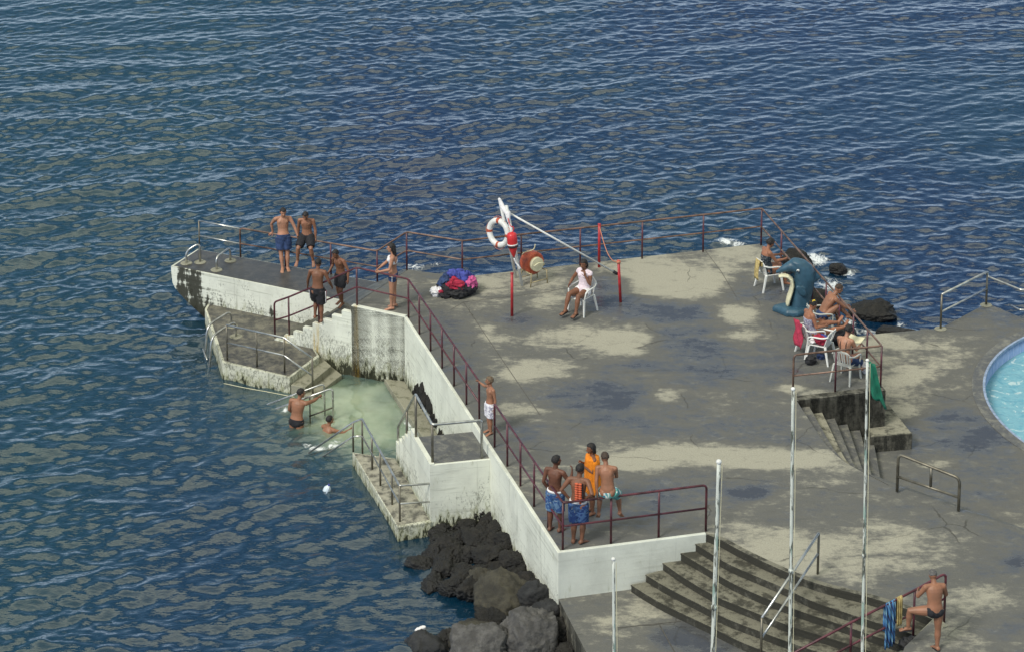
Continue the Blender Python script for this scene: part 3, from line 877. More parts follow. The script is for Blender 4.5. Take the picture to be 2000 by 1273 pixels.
# calmer water in the bay and beside the walls
def dist_poly(X, Y, poly):
    d = np.full(X.shape, 1e9); ins = np.zeros(X.shape, bool); n = len(poly)
    for i in range(n):
        a, c = poly[i], poly[(i + 1) % n]
        ex, ey = c.x - a.x, c.y - a.y
        t_ = np.clip(((X - a.x) * ex + (Y - a.y) * ey) / (ex * ex + ey * ey), 0, 1)
        d = np.minimum(d, np.hypot(X - a.x - t_ * ex, Y - a.y - t_ * ey))
        cnd = ((a.y > Y) != (c.y > Y)) & (X < (c.x - a.x) * (Y - a.y) / (c.y - a.y + 1e-12) + a.x)
        ins ^= cnd
    return np.where(ins, -d, d)
ds = dist_poly(GX, GY, sh_poly)
shallow = 1 / (1 + np.exp((ds + .05 + .22 * np.sin(GX * 2.3 + GY * 1.1) + .14 * np.sin(GX * 5.1 - GY * 3.7)) / .34))
wide = 1 / (1 + np.exp((ds - 1.6) / .9))
H *= 1 - .62 * shallow
# ripple rings round the bathers
for (px, py, am, dec) in ((580, 832, .016, 1.6), (636, 858, .012, 1.2)):
    c = U(px, py, WATER); r_ = np.hypot(GX - c.x, GY - c.y); H += am * np.sin(r_ * 12) * np.exp(-r_ / dec)
edge = np.minimum.reduce([GX - xs[0], xs[-1] - GX, GY - ys[0], ys[-1] - GY])
H *= np.clip(edge / 3, 0, 1)
foam = np.zeros_like(H)
for px, py, rx, ry, k in FOAM:
    c = U(px, py, WATER); ex = U(px + rx, py, WATER).x - c.x; ey = abs(U(px, py + ry, WATER).y - U(px, py - ry, WATER).y) / 2
    foam = np.maximum(foam, k * np.exp(-(((GX - c.x) / ex) ** 2 + ((GY - c.y) / ey) ** 2) * .8))
ny, nx = H.shape
verts = np.stack([GX.ravel(), GY.ravel(), (WATER + H).ravel()], 1)
idx = np.arange(nx * ny).reshape(ny, nx)
quads = np.stack([idx[:-1, :-1].ravel(), idx[:-1, 1:].ravel(), idx[1:, 1:].ravel(), idx[1:, :-1].ravel()], 1)
# outer sheet to the horizon
BIG = 6000; x0, x1, y0, y1 = xs[0], xs[-1], ys[0], ys[-1]
ov = np.array([(-BIG, -400, WATER), (x0, -400, WATER), (x1, -400, WATER), (BIG, -400, WATER),
               (-BIG, y0, WATER), (x0, y0, WATER), (x1, y0, WATER), (BIG, y0, WATER),
               (-BIG, y1, WATER), (x0, y1, WATER), (x1, y1, WATER), (BIG, y1, WATER),
               (-BIG, BIG, WATER), (x0, BIG, WATER), (x1, BIG, WATER), (BIG, BIG, WATER)])
nb = len(verts)
oq = [(r_ * 4 + c_, r_ * 4 + c_ + 1, r_ * 4 + c_ + 5, r_ * 4 + c_ + 4) for r_ in range(3) for c_ in range(3) if not (r_ == 1 and c_ == 1)]
verts = np.vstack([verts, ov]); quads = np.vstack([quads, np.array(oq) + nb])
me = bpy.data.meshes.new('sea')
me.vertices.add(len(verts)); me.vertices.foreach_set('co', verts.astype(np.float32).ravel())
me.loops.add(quads.size); me.loops.foreach_set('vertex_index', quads.astype(np.int32).ravel())
me.polygons.add(len(quads)); me.polygons.foreach_set('loop_start', np.arange(0, quads.size, 4, dtype=np.int32))
me.polygons.foreach_set('loop_total', np.full(len(quads), 4, dtype=np.int32))
me.polygons.foreach_set('use_smooth', np.ones(len(quads), bool))
me.update(); me.validate()
z16 = np.zeros(16)
for nm, arr in (('shallow', shallow), ('wide', wide), ('foam', foam)):
    at = me.attributes.new(nm, 'FLOAT', 'POINT'); at.data.foreach_set('value', np.concatenate([arr.ravel(), z16]).astype(np.float32))
m, t, bs = newmat('sea water')
p = t.pos()
big = t.noise(t.map(p, (.6, .35, 1)), .12, 3)
c = t.mix(t.ss(big, .35, .65), (.003, .017, .056), (.003, .026, .050))
c = t.mix(t.ss(t.math('ADD', t.sep(p)[0], t.math('MULTIPLY', big, 10)), 1, -7), c, (.004, .034, .050))
c = t.mix(t.math('MULTIPLY', t.attr('wide'), .55), c, (.045, .10, .095))
bed_caustic = t.noise(t.map(p, (1, .5, 1)), 1.4, 5)  # bed tone noise, with rough caustic light put into the colour
c = t.mix(t.attr('shallow'), c, t.mix(t.ss(bed_caustic, .3, .7), (.21, .28, .18), (.34, .40, .28)))
fo = t.attr('foam'); fn = t.noise(t.map(p, (1, .6, 1)), 5.5, 9, .8, 1.2)
fm = t.ss(t.math('ADD', fo, t.math('MULTIPLY', t.math('SUBTRACT', fn, .5), 2.6)), .52, .98)
fm = t.math('MULTIPLY', fm, t.ss(fo, .08, .3))
c = t.mix(fm, c, (.80, .83, .84))
t.put(bs.inputs['Base Color'], c); bs.inputs['IOR'].default_value = 1.85
t.put(bs.inputs['Roughness'], t.math('ADD', .03, t.math('MULTIPLY', fm, .6)))
h = t.math('ADD', t.noise(t.map(p, (1.6, 3.2, 1), rot=(0, 0, -.28)), 2.4, 3, .5, .3), t.math('MULTIPLY', t.noise(t.map(p, (2, 3.4, 1), rot=(0, 0, .2)), 6, 2), .25))
h = t.math('MULTIPLY', h, t.math('SUBTRACT', 1, t.math('MULTIPLY', t.attr('shallow'), .6)))
t.put(bs.inputs['Normal'], t.bump(h, .26, .05))
me.materials.append(m)
sea = bpy.data.objects.new('sea', me); COL.objects.link(sea); struct(sea)
# sea bed below everything
b = MB(); b.quad((-BIG, -400, -9), (BIG, -400, -9), (BIG, BIG, -9), (-BIG, BIG, -9)); struct(b.build('ground', M['rockblack']))

# ------------------------------------------------------------------ light
SUN_EL, SUN_AZ = R(46), R(222)      # azimuth of the sun measured clockwise from +Y
wd = bpy.data.worlds.new('World'); scene.world = wd; wd.use_nodes = True
t = NT(wd.node_tree); bg = t.n['Background']
sky = t.add('ShaderNodeTexSky', sky_type='NISHITA'); sky.sun_disc = False
sky.sun_elevation = SUN_EL; sky.sun_rotation = SUN_AZ; sky.air_density = 1.0; sky.dust_density = .3; sky.ozone_density = 2.0
# broken cloud cover above the blue strip of sky near the horizon
d = t.add('ShaderNodeTexCoord').outputs['Generated']
el = t.sep(d)[2]
n = t.noise(t.map(d, (1, 1, 3.0)), 2.2, 6, .6, .5)
n2_ = t.noise(t.map(d, (1, 1, 3.0)), 7.0, 5, .6, .3)
e_n = t.math('ADD', el, t.math('MULTIPLY', t.math('SUBTRACT', n, .5), .22))
cl = t.math('MULTIPLY', t.ss(e_n, .600, .615), t.math('SUBTRACT', 1, t.math('MULTIPLY', t.math('MULTIPLY', t.ss(e_n, .64, .98), .75), t.ss(t.sep(d)[1], -.1, .2))))
cc = t.mix(t.ss(n2_, .3, .7), (11.0, 11.2, 8.6), (13.0, 13.0, 10.4))
lowb = t.mix(t.ss(el, .19, .06), sky.outputs[0], (9.5, 11.5, 14.0))
c = t.mix(t.math('MULTIPLY', cl, .94), lowb, cc)
t.put(bg.inputs[0], c); bg.inputs[1].default_value = .10
sl = bpy.data.lights.new('sun', 'SUN'); sl.energy = 2.6; sl.angle = R(17); sl.color = (1, .955, .88)
so = bpy.data.objects.new('sun', sl); COL.objects.link(so)
sdir = V((math.sin(SUN_AZ) * math.cos(SUN_EL), math.cos(SUN_AZ) * math.cos(SUN_EL), math.sin(SUN_EL)))
so.rotation_euler = sdir.to_track_quat('Z', 'Y').to_euler(); so.location = (-10, 30, 40)
scene.view_settings.view_transform = 'Standard'; scene.view_settings.look = 'None'
scene.view_settings.exposure = 0.0; scene.view_settings.gamma = 1
#__MORE__
# ------------------------------------------------------------------ railings
def railing(name, label, top, posts, h_mid, mat_t, mat_p, r=.024, group=None, corner=.09, loop_end=True, mid_gap=None, pr=None, mids=None, cat='railing', collar=None):
    """top: list of top-rail points; posts: list of (foot, head); mid rail h_mid below the top rail"""
    root = thing(name, posts[0][0], label, cat, group)
    b = MB(); b.tube(fillet(top, corner), r); b.build('top_rail', mat_t, root, smooth=True)
    if mids is None and h_mid:
        mids = [[p - V((0, 0, h_mid)) for p in top]]
    for ml in mids or []:
        b = MB(); b.tube(fillet(ml, corner), r * .88); b.build('mid_rail', mat_t, root, smooth=True)
    for f, h in posts:
        b = MB(); b.tube([f - V((0, 0, .02)), h], pr or r * .95); po = b.build('post', mat_p, root, smooth=True)
        if collar:
            b = MB(); s_ = 14
            rg_ = lambda q, z: [f + V((q * math.cos(6.2832 * i / s_), q * math.sin(6.2832 * i / s_) * .9, z)) for i in range(s_)]
            b.loft([rg_(collar, .002), rg_(collar * .9, .018), rg_(.01, .02)]); b.build('collar', M['ledge'], po)
    return root

def zup(p, h): return V((p.x, p.y, p.z + h))
RH = 1.0
# A: stair rail and long wall rail up to the gap
ins = .13
def wallfoot(px, py): return U(px, py)
sp = []   # stair part posts stand on the parapet line
stairfoot0 = Lp + nS * .08 + V((0, 0, -.165 * 8 - .02)) - dS * .03; stairfoot0.z = LZ
d0 = Lp + dS * (tw * 1.4) + nS * .08; d0.z = -.165 * 7
d1 = Lp + dS * (tw * 4.5) + nS * .08; d1.z = -.165 * 4
d2 = S0 + dS * .12 + nS * .08
cnr = A0 + nS * .10 + dirA * .12 + V((.02, 0, 0))
cnr.z = 0
wallposts_px = [(800, 620), (818, 650), (842, 683), (863, 717), (886, 751), (910, 790), (935, 832)]
onw = lambda d: A0 + dirA * d - nA * .12
wlen = (A1 - A0).length
gA = onseg(onw(0), onw(wlen), 936)
nA_posts = 7
wp = [cnr.lerp(gA, i / 6) for i in range(7)]
head = lambda p, h=RH: zup(p, h)
topA = [V((stairfoot0.x, stairfoot0.y, LZ + .05)), zup(V((stairfoot0.x, stairfoot0.y, LZ)), .98), head(d0), head(d1), head(d2), head(cnr), head(gA), V((gA.x, gA.y, .05))]
midA = [zup(V((stairfoot0.x, stairfoot0.y, LZ)), .5), head(d0, .5), head(d1, .5), head(d2, .5), head(cnr, .5), head(gA, .5)]
postsA = [(d0, head(d0)), (d1, head(d1)), (d2, head(d2))] + [(p, head(p)) for p in wp[:-1]]
railing('railing', 'dark red railing climbing the left stairs and following the long white wall', topA, postsA, 0, M['maroon'], M['maroon'], mids=[midA])
# B: from the gap to the corner and along the front white wall
gB = onseg(onw(0), onw(wlen), 966)
cB = A1 - nA * .13 + nF * .12; cB.z = 0
eB = A2 + nF * .14 + dF * .02
pB = [gB.lerp(cB, i / 5) for i in range(6)]
fB = [cB.lerp(eB, i / 3) for i in (1, 2)]
railing('railing', 'dark red railing with boys around it at the near corner of the white walls',
        [V((gB.x, gB.y, .05)), head(gB), head(cB), head(eB), V((eB.x, eB.y, 0))],
        [(p, head(p)) for p in pB + fB], 0, M['maroon'], M['maroon'], mids=[[head(gB, .5), head(cB, .5), head(eB, .5)]])
# C: jetty outer edge (white part, then dark red part round the platform)
jf = lambda px, py: U(px, py, JZ)
c0, c1 = U(390, 491, JZ), U(470, 506, JZ)
hh = .86
railing('railing', 'pale metal railing at the tip of the pointed jetty', [head(c0, hh), head(c1, hh - .02)], [(c0, head(c0, hh))], .42, M['steel'], M['dull_steel'])
c2 = U(737, 552, JZ); c3 = C0 + V((-.03, 0, 0)); c4 = U(903, 545); c5 = B1 + V((-.02, -.12, 0)); c6 = B2 + V((-.10, .14, 0)); c7 = U(1549, 776) + V((0, .06, 0))
cm = [c1, c1.lerp(c2, .333), c1.lerp(c2, .667), c2]
ce = [onseg(c4, c5, x) for x in (1018, 1133, 1254, 1373)]
cr = [onseg(c5, c6, x) for x in (1525, 1586, 1612, 1638, 1665, 1692)]
cf = [c6.lerp(c7, .52)]
HB = 1.02
topC = [V((c1.x, c1.y, JZ + .05)), head(c1, hh), head(c2, hh), head(c3, HB), head(c4, HB), head(c5, HB), head(c6, HB), head(c7, HB - .02), V((c7.x, c7.y, .02))]
midC = [head(c1, hh * .5), head(c2, hh * .5), head(c3, .52), head(c4, .52), head(c5, .52), head(c6, .52), head(c7, .5)]
railing('railing', 'long dark red railing round the sea side of the platform', topC,
        [(p, head(p, hh)) for p in cm[1:]] + [(p, head(p, HB)) for p in [c3, c4] + ce + [c5] + cr + [c6] + cf], 0, M['maroon_skylit'], M['maroon'], mids=[midC])
# D: steel rail on the left landing
L0, L1, L2 = U(444, 703, LZ), U(502, 716, LZ), U(556, 728, LZ); L3 = U(611, 770, -1.72)
hL = lambda p, h=.92: zup(p, h)
railing('handrail', 'pale steel handrail on the mossy left landing leading down its steps', [hL(L0), hL(L2), zup(L3, .95)], [(p, hL(p)) for p in (L0, L1, L2)] + [(L3, zup(L3, .95))], .46, M['steel'], M['dull_steel'], r=.024, corner=.05)
# E: looped handrail standing in the shallow bay
e0 = U(651, 818, WATER); e3 = U(603, 822, WATER); 
for k, (dx, lab) in enumerate(((0, 'steel handrail slanting into the shallow bay, its end bent down'),)):
    a = V((e0.x, e0.y, WATER - .3)); top = zup(e0, .80); low = zup(e3, .62)
    lo2 = low + (low - top) * 1.35
    root = thing('handrail', e0, lab, 'handrail')
    b = MB(); b.tube(fillet([a, top, lo2], .12), .024); b.build('top_rail', M['steel'], root, smooth=True)
    b = MB(); b.tube(fillet([V((a.x - .22, a.y + .25, WATER - .3)), top + V((-.22, .25, 0)), lo2 + V((-.22, .25, 0))], .12), .022); b.build('top_rail', M['steel'], root, smooth=True)
    b = MB(); b.tube([zup(e0, .30), zup(e0, .30) + (lo2 - top) * .42], .02); b.build('mid_rail', M['dull_steel'], root, smooth=True)
    q = top.lerp(lo2, .40); b = MB(); b.tube([V((q.x, q.y, WATER - .3)), q], .018); b.build('post', M['dull_steel'], root, smooth=True)
# F: walkway handrail with a branch down into the water
w0 = U(781, 1018, WZ); w1 = U(766, 985, WZ); w2 = U(743, 948, WZ); w3 = U(727, 916, WZ); w4 = U(708, 884, WZ); w4b = U(712, 878, WZ); w6 = U(690, 880, WZ)
w5 = U(696, 868, WZ); wend = U(603, 886, WATER)
hw = .84
tp = [head(w4, hw)]
root_top = [V((w0.x + .72, w0.y + .10, WZ + hw)), head(w0, hw), head(w4, hw), zup(w6, hw - .14), zup(wend, .03)]
rtF = railing('handrail', 'steel handrail along the stained walkway, sloping down into the water at its far end', root_top,
        [(w0, head(w0, hw)), (w1, head(w1, hw)), (w2, head(w2, hw)), (w3, head(w3, hw)), (w4, head(w4, hw)), (w6, zup(w6, hw - .14))], 0, M['steel'], M['dull_steel'], corner=.04,
        mids=[[V((w0.x + .72, w0.y + .10, WZ + .42)), head(w0, .42), head(w4, .42)], [zup(w4, .42), zup(w6, .36), zup(wend, -.3)]])
# G: landing handrail
s6 = g3 - dirA * (.27 * 6) - nA * .05; s6.z = WZ
G0 = g0 + dirA * -.1 - nA * .08; G0.z = GZ
G1 = g1 - dirA * .10 + nA * .16; G1.z = GZ
G3 = g3 - nA * .05; G3.z = GZ
gh = .88
a1 = U(828, 890, GZ); a2 = V((s6.x, s6.y, WZ))
hA, hB_, hC, hD = U(948, 817, GZ + .0), 0, 0, 0
P1 = zup(G1, gh); P0 = zup(G0, gh)
pk = zup(G3 - nA * .0, 1.0)
railing('handrail', 'steel handrail around the grey top of the white landing and its stairs',
        [V((G1.x, G1.y, GZ)), P1, P0, zup(G3, 1.02), zup(s6, .80), V((s6.x, s6.y, WZ))],
        [(G0, P0), (G3, zup(G3, 1.02)), ((G3 + s6) / 2, zup((G3 + s6) / 2, .90))], 0, M['steel'], M['dull_steel'], r=.03, corner=.07)
# H: centre handrail on the curved steps
h0 = U(1597, 1120); h1 = U(1486, 1290, QZ * 5 / 6)
railing('handrail', 'slanting pale handrail crossing the curved steps', [zup(h0, .86), zup(h1, .86 + .02)], [(h0, zup(h0, .86)), (h1, zup(h1, .88))], .42, M['steel'], M['dull_steel'], r=.026)
# I: steel rail by the grey ramp
i0 = U(1752, 961); i1 = U(1872, 997); im = i0.lerp(i1, .54)
railing('railing', 'short brownish steel railing standing at the edge of the ramp by the pool', [V((i0.x, i0.y, .03)), zup(i0, .86), zup(i1, .72), V((i1.x, i1.y, 0))], [(zup(im, .37), zup(im, .79))], 0, M['dull_steel'], M['dull_steel'], r=.032, mids=[[zup(i0, .36), zup(i1, .30)]], corner=.12)
# J: pale rail at the far corner of the terrace
k0_ = U(1837, 642, TZ); k1_ = U(1926, 596, TZ); k2_ = U(1990, 625, TZ) ; k3_ = k2_ + V((2.5, -.3, 0))
railing('railing', 'pale steel railing at the far corner of the pool terrace', [zup(k0_, .92), zup(k1_, .92), zup(k1_, .78) + V((.02, 0, 0)), zup(k2_, .82), zup(k3_, .85)], [(k0_, zup(k0_, .92)), (k1_, zup(k1_, .92)), (k3_, zup(k3_, .85))], 0, M['steel'], M['dull_steel'], mids=[[zup(k0_, .45), zup(k1_, .45)], [zup(k1_, .1) + V((.6, -.3, 0)), zup(k2_, .28), zup(k3_, .25)]], corner=.05, collar=.16, r=.03)
# K: dark red rail going down the right side of the curved steps
m0 = U(1846, 1205) + sn * .0; m1 = sa + sn * .12 - sd * -.35; m1.z = 0.0
mp = [V((*(sa + sn * .17 + sd * s_).xy, 0)) for s_ in (-.12, .55, 1.9, 3.6)]
mz = [0.0, -.14, -.48, -.95]
for p, z in zip(mp, mz): p.z = z + .03
railing('railing', 'dark red railing beside the man, running down the side wall of the steps', [zup(mp[0], .2), zup(mp[0], .98)] + [zup(p, .92) for p in mp[1:]],
        [(p, zup(p, .93)) for p in mp], 0, M['maroon'], M['maroon'], mids=[[zup(p, .46) for p in mp]], corner=.12)

# ladders: pairs of curved grab handles
def ladder(label, feet_a, feet_b, z, h, drop, sea_dir):
    root = thing('ladder', feet_a, label, 'ladder')
    for f in (feet_a, feet_b):
        b = MB(); q = f + sea_dir
        b.tube(fillet([V((f.x, f.y, z - .02)), V((f.x, f.y, z + h)), V((q.x, q.y, z + h * .75)), V((q.x + sea_dir.x * .25, q.y + sea_dir.y * .25, z - drop))], .25, 6), .028, 8)
        b.build('side_rail', M['steel'], root, smooth=True)
        b = MB(); s_ = 14; rg_ = lambda q_, zz: [V((f.x + q_ * math.cos(6.2832 * i / s_), f.y + q_ * math.sin(6.2832 * i / s_), zz)) for i in range(s_)]
        b.loft([rg_(.17, z + .002), rg_(.155, z + .016), rg_(.01, z + .018)]); b.build('collar', M['ledge'], root)
    for k in range(4):
        zz = z - .25 - .28 * k
        if zz < z - drop: break
        sq = sea_dir * 1.2
        b = MB(); b.tube([V((feet_a.x + sq.x, feet_a.y + sq.y, zz)), V((feet_b.x + sq.x, feet_b.y + sq.y, zz))], .018); b.build('rung', M['steel'], root, smooth=True)
    return root
f1, f2 = U(452, 637, LZ), U(461, 657, LZ)
ladder('chromed pair of curved ladder handles on the left landing edge', f1, f2, LZ, .42, 1.3, U(405, 664, LZ) - U(452, 642, LZ))
def hoop(root, p, q, h0_, h1_):
    b = MB(); b.tube(fillet([V((p.x, p.y, p.z - .01)), zup(p, h0_), zup(q, h1_), V((q.x, q.y, q.z - .01))], .16, 6), .03, 8); b.build('side_rail', M['steel'], root, smooth=True)
    for f in (p, q):
        b = MB(); s_ = 14; rg_ = lambda q_, zz: [V((f.x + q_ * math.cos(6.2832 * i / s_), f.y + q_ * math.sin(6.2832 * i / s_), zz)) for i in range(s_)]
        b.loft([rg_(.16, f.z + .012), rg_(.145, f.z + .026), rg_(.01, f.z + .028)]); b.build('collar', M['ledge'], root)
root = thing('ladder', U(423, 527, JZ), 'two low bent steel ladder handles on the deck of the pointed jetty', 'ladder')
hoop(root, U(423, 528, JZ), U(450, 510, JZ), .36, .38)
hoop(root, U(364, 515, JZ), U(391, 513, JZ), .34, .55)

# ------------------------------------------------------------------ flag poles
def pole(px, ptop, pbot, zb, r0_, r1_, label, ybase):
    foot = U(pbot, ybase, zb); top = UD(px, ptop, foot.y + .0)
    root = thing('flagpole', foot, label, 'flagpole', 'weathered white poles in front of the steps')
    n = 14; b = MB(); pts = [foot.lerp(top, i / n) for i in range(n + 1)]
    b.tube(pts, [r0_ + (r1_ - r0_) * i / n for i in range(n + 1)], 12); b.build('shaft', M['pole'], root, smooth=True)
    b = MB(); b.ell(top + V((0, 0, .01)), (r1_ * 1.5, 0, 0), (0, r1_ * 1.5, 0), (0, 0, r1_ * 1.3)); b.build('finial', M['whitepaint'], root, smooth=True)
    if ptop < 1000:
        m_ = foot.lerp(top, .46); b = MB(); b.tube([zup(m_, -.03), zup(m_, .03)], r0_ * 1.25, 12); b.build('band', M['pole'], root, smooth=True)
    u_ = V((r0_ + .02, -.01, 0)); b = MB(); b.tube([zup(foot, .6) + u_, zup(top, -.05) + u_], .006, 5); b.build('halyard', M['cream'], root)
    return foot, top
M['pole'] = mat_pole('peeling white pole paint')
pole(1198, 1092, 1201, QZ, .028, .026, 'shortest weathered white pole, before the clean white wall', 1480)
pole(1404, 902, 1387, QZ, .040, .034, 'thick white pole with a round top, before the curved steps', 1420)
pole(1549, 760, 1541, QZ, .033, .027, 'tall peeling pole topping out by the railing end of the platform', 1405)
ft, tp_ = pole(1694, 704, 1682, QZ, .030, .022, 'tall thin peeling pole that carries the green flag', 1395)
# green flag hanging from the last pole
b = MB(); rows = []
for i in range(13):
    s_ = i / 12; row = []
    for j in range(7):
        q = j / 6
        x = .03 + q * (.10 + .26 * s_) + .02 * math.sin(q * 9 + s_ * 3)
        y = .05 * math.sin(q * 11 + s_ * 2) * (.4 + s_)
        z = -.02 - s_ * (.62 + .24 * q) - .05 * q
        x += .12 * max(0, s_ - .55) * (1 - q)
        row.append(tp_ + V((x, y, z)))
    rows.append(row)
b.loft(rows, cap=False, closed=False)
tag(b.build('flag', M['flag'], smooth=True, solid=.008), 'limp green flag hanging from the top of a tall thin pole', 'flag')

# ------------------------------------------------------------------ rescue stand with ring buoy and torpedo buoy
fA, fB_ = U(1008, 543), U(1020, 559)
tA = UD(977, 396, fA.y - .35); tB = UD(989, 402, fB_.y - .1)
sg = U(1205, 537)
rsd = thing('rescue_stand', fA.lerp(fB_, .5), 'white leaning tripod stand carrying the life rings on the platform', 'stand')
b = MB(); b.tube([fA, tA], .038); b.build('leg', M['whitepaint'], rsd, smooth=True)
b = MB(); b.tube([fB_, tB], .038); b.build('leg', M['whitepaint'], rsd, smooth=True)
b = MB(); b.tube([zup(sg, .03), tB.lerp(tA, .3) + V((0, 0, -.15))], [.024, .024]); st_ = b.build('strut', M['whitepaint'], rsd, smooth=True)
b = MB(); dd = (tB - sg).normalized(); b.tube([zup(sg, .03) - dd * .03, zup(sg, .03) + dd * .12], .04); b.build('strut_foot', M['black'], st_, smooth=True)
b = MB(); tt = tA.lerp(tB, .5)
b.capsule([tA + V((-.02, 0, .08)), tA + V((.06, 0, -.12)), tB + V((.03, 0, -.2)), tB + V((.05, 0, -.42))], [.035, .07, .075, .04], 10)
b.build('wrapped_cloth', M['whitecloth'], rsd, smooth=True, disp=lambda c: c + noise.noise_vector(c * 9) * .03)
b = MB(); q1, q2 = fA.lerp(tA, .42), fB_.lerp(tB, .42); b.tube([q1, q2], .02); b.build('crossbar', M['whitepaint'], rsd, smooth=True)
# ring buoy
rcen = UD(974, 455, fA.y - .2)
b = MB(); SEGM, SEGm = 40, 12
ax1 = V((.62, -.55, .05)).normalized(); ax2 = V((.10, .0, 1)).normalized(); ax1 = (ax1 - ax2 * ax1.dot(ax2)).normalized(); ax3 = ax1.cross(ax2)
def torus_part(b, c, Rr, rr, a0_, a1_, n, caps):
    rg_ = []
    for i in range(n + 1):
        a = a0_ + (a1_ - a0_) * i / n; d = ax1 * math.cos(a) + ax2 * math.sin(a)
        rg_.append([c + d * Rr + (d * math.cos(w_) + ax3 * math.sin(w_)) * rr for w_ in [2 * math.pi * k / 12 for k in range(12)]])
    b.loft(rg_, caps)
rbu = thing('lifebuoy', rcen, 'white lifebuoy ring with red bands hanging on the stand', 'lifebuoy')
b = MB(); torus_part(b, rcen, .31, .075, 0, 2 * math.pi * .9999, 40, False); b.build('ring', M['whitepaint'], rbu, smooth=True)
for k in range(4):
    b = MB(); a = k * math.pi / 2 + .1; torus_part(b, rcen, .31, .079, a - .12, a + .12, 5, True); b.build('band', M['orange'], rbu, smooth=True)
b = MB(); b.tube([rcen + (ax1 * math.cos(a) + ax2 * math.sin(a)) * (.40 + .03 * math.sin(4 * a + 1.2)) for a in [i * 2 * math.pi / 40 for i in range(41)]], .008, 5); b.build('grab_rope', M['rope'], rbu)
b = MB(); pts = [rcen + ax2 * .30 + ax1 * .2, rcen + ax1 * .24 + ax2 * .1 - ax3 * .05, rcen + ax1 * .26 - ax2 * .18 - ax3 * .06, rcen + ax1 * .2 - ax2 * .3]
b.tube(catmull(pts, 5), .035, 8); tag(b.build('rope', M['rope'], smooth=True), 'bundle of orange rope looped inside the lifebuoy', 'rope')
# torpedo buoy
tc0 = UD(999, 456, fB_.y - .28); tc1 = UD(1004, 505, fB_.y - .28)
rtb = thing('rescue_float', tc1, 'red torpedo shaped rescue float strapped to the stand', 'rescue float')
prof = [(-.04, .03), (.0, .10), (.06, .125), (.2, .13), (.42, .13), (.5, .125), (.62, .10), (.8, .06), (.92, .03), (.96, .012)]
b = MB(); b.tube([tc0.lerp(tc1, s_) for s_, r_ in prof], [r_ for s_, r_ in prof], 14); b.build('float', M['buoyred'], rtb, smooth=True)
b = MB(); b.tube([tc0.lerp(tc1, .40), tc0.lerp(tc1, .45)], .137, 14); b.build('strap', M['whitepaint'], rtb, smooth=True)
b = MB(); b.tube([tc0.lerp(tc1, .47), tc0.lerp(tc1, .53)], .134, 14); b.build('strap', M['black'], rtb, smooth=True)
b = MB(); b.tube(catmull([tc0 + V((0, 0, -.02)), tc0 + V((.06, 0, .14)), tc0 + V((-.03, 0, .2)), tB + V((.03, 0, -.3))], 4), .012, 6); b.build('lanyard', M['buoyred'], rtb)
b = MB(); b.tube(catmull([tc1, tc1 + V((.05, 0, -.12)), tc1 + V((.16, 0, -.26)), fB_.lerp(tB, .22)], 4), .02, 6); b.build('lanyard', M['whitecloth'], rtb, smooth=True)

# hose reel on a yellowish frame
hc = U(1043, 552); hub = zup(hc, .52)
ad = V((.55, -.80, .05)).normalized()
rr_ = thing('hose_reel', hc, 'orange and cream reel drum on a thin yellowish frame', 'reel')
u_, w_ = frame_of(ad)
ringr = lambda r, o_: [hub + ad * o_ + (u_ * math.cos(6.2832 * i / 24) + w_ * math.sin(6.2832 * i / 24)) * r for i in range(24)]
b = MB(); b.loft([ringr(.02, -.26), ringr(.26, -.26), ringr(.29, -.2), ringr(.29, .02), ringr(.25, .05), ringr(.02, .05)]); b.build('drum', M['orange'], rr_, smooth=False)
b = MB(); b.loft([ringr(.02, .05), ringr(.17, .05), ringr(.185, .10), ringr(.18, .16), ringr(.02, .17)]); b.build('hub', M['cream'], rr_)
cr_ = V((ad.y, -ad.x, 0)).normalized()
for s1 in (-1, 1):
    for s2 in (-1, 1):
        f_ = hc + cr_ * .26 * s1 + V((ad.x, ad.y, 0)) * (.22 * s2)
        b = MB(); b.tube([f_, zup(f_, .36) - cr_ * .03 * s1], .016); b.build('leg', M['rail_tan'], rr_, smooth=True)
for s1 in (-1, 1):
    a_ = hc + cr_ * .24 * s1 + V((0, 0, .34))
    b = MB(); b.tube([a_ - V((ad.x, ad.y, 0)) * .24, a_ + V((ad.x, ad.y, 0)) * .24], .016); b.build('frame_bar', M['rail_tan'], rr_, smooth=True)
for s2 in (-1, 1):
    a_ = hc + V((ad.x, ad.y, 0)) * .22 * s2 + V((0, 0, .12))
    b = MB(); b.tube([a_ - cr_ * .25, a_ + cr_ * .25], .014); b.build('frame_bar', M['rail_tan'], rr_, smooth=True)
b = MB(); b.tube(catmull([hub + ad * .2 + cr_ * .15, hub + ad * .22 + V((0, 0, .06)), hub + ad * .2 - cr_ * .18, zup(hc, .36) - cr_ * .24], 5), .014, 6); b.build('crank', M['cream'], rr_, smooth=True)
b = MB(); b.tube(catmull([hub - ad * .2 + V((-.2, 0, .12)), hub + V((-.25, 0, .28)), hub + V((-.02, 0, .36)), hub + V((.03, 0, .5))], 5), .014, 6); b.build('handle', M['cream'], rr_, smooth=True)

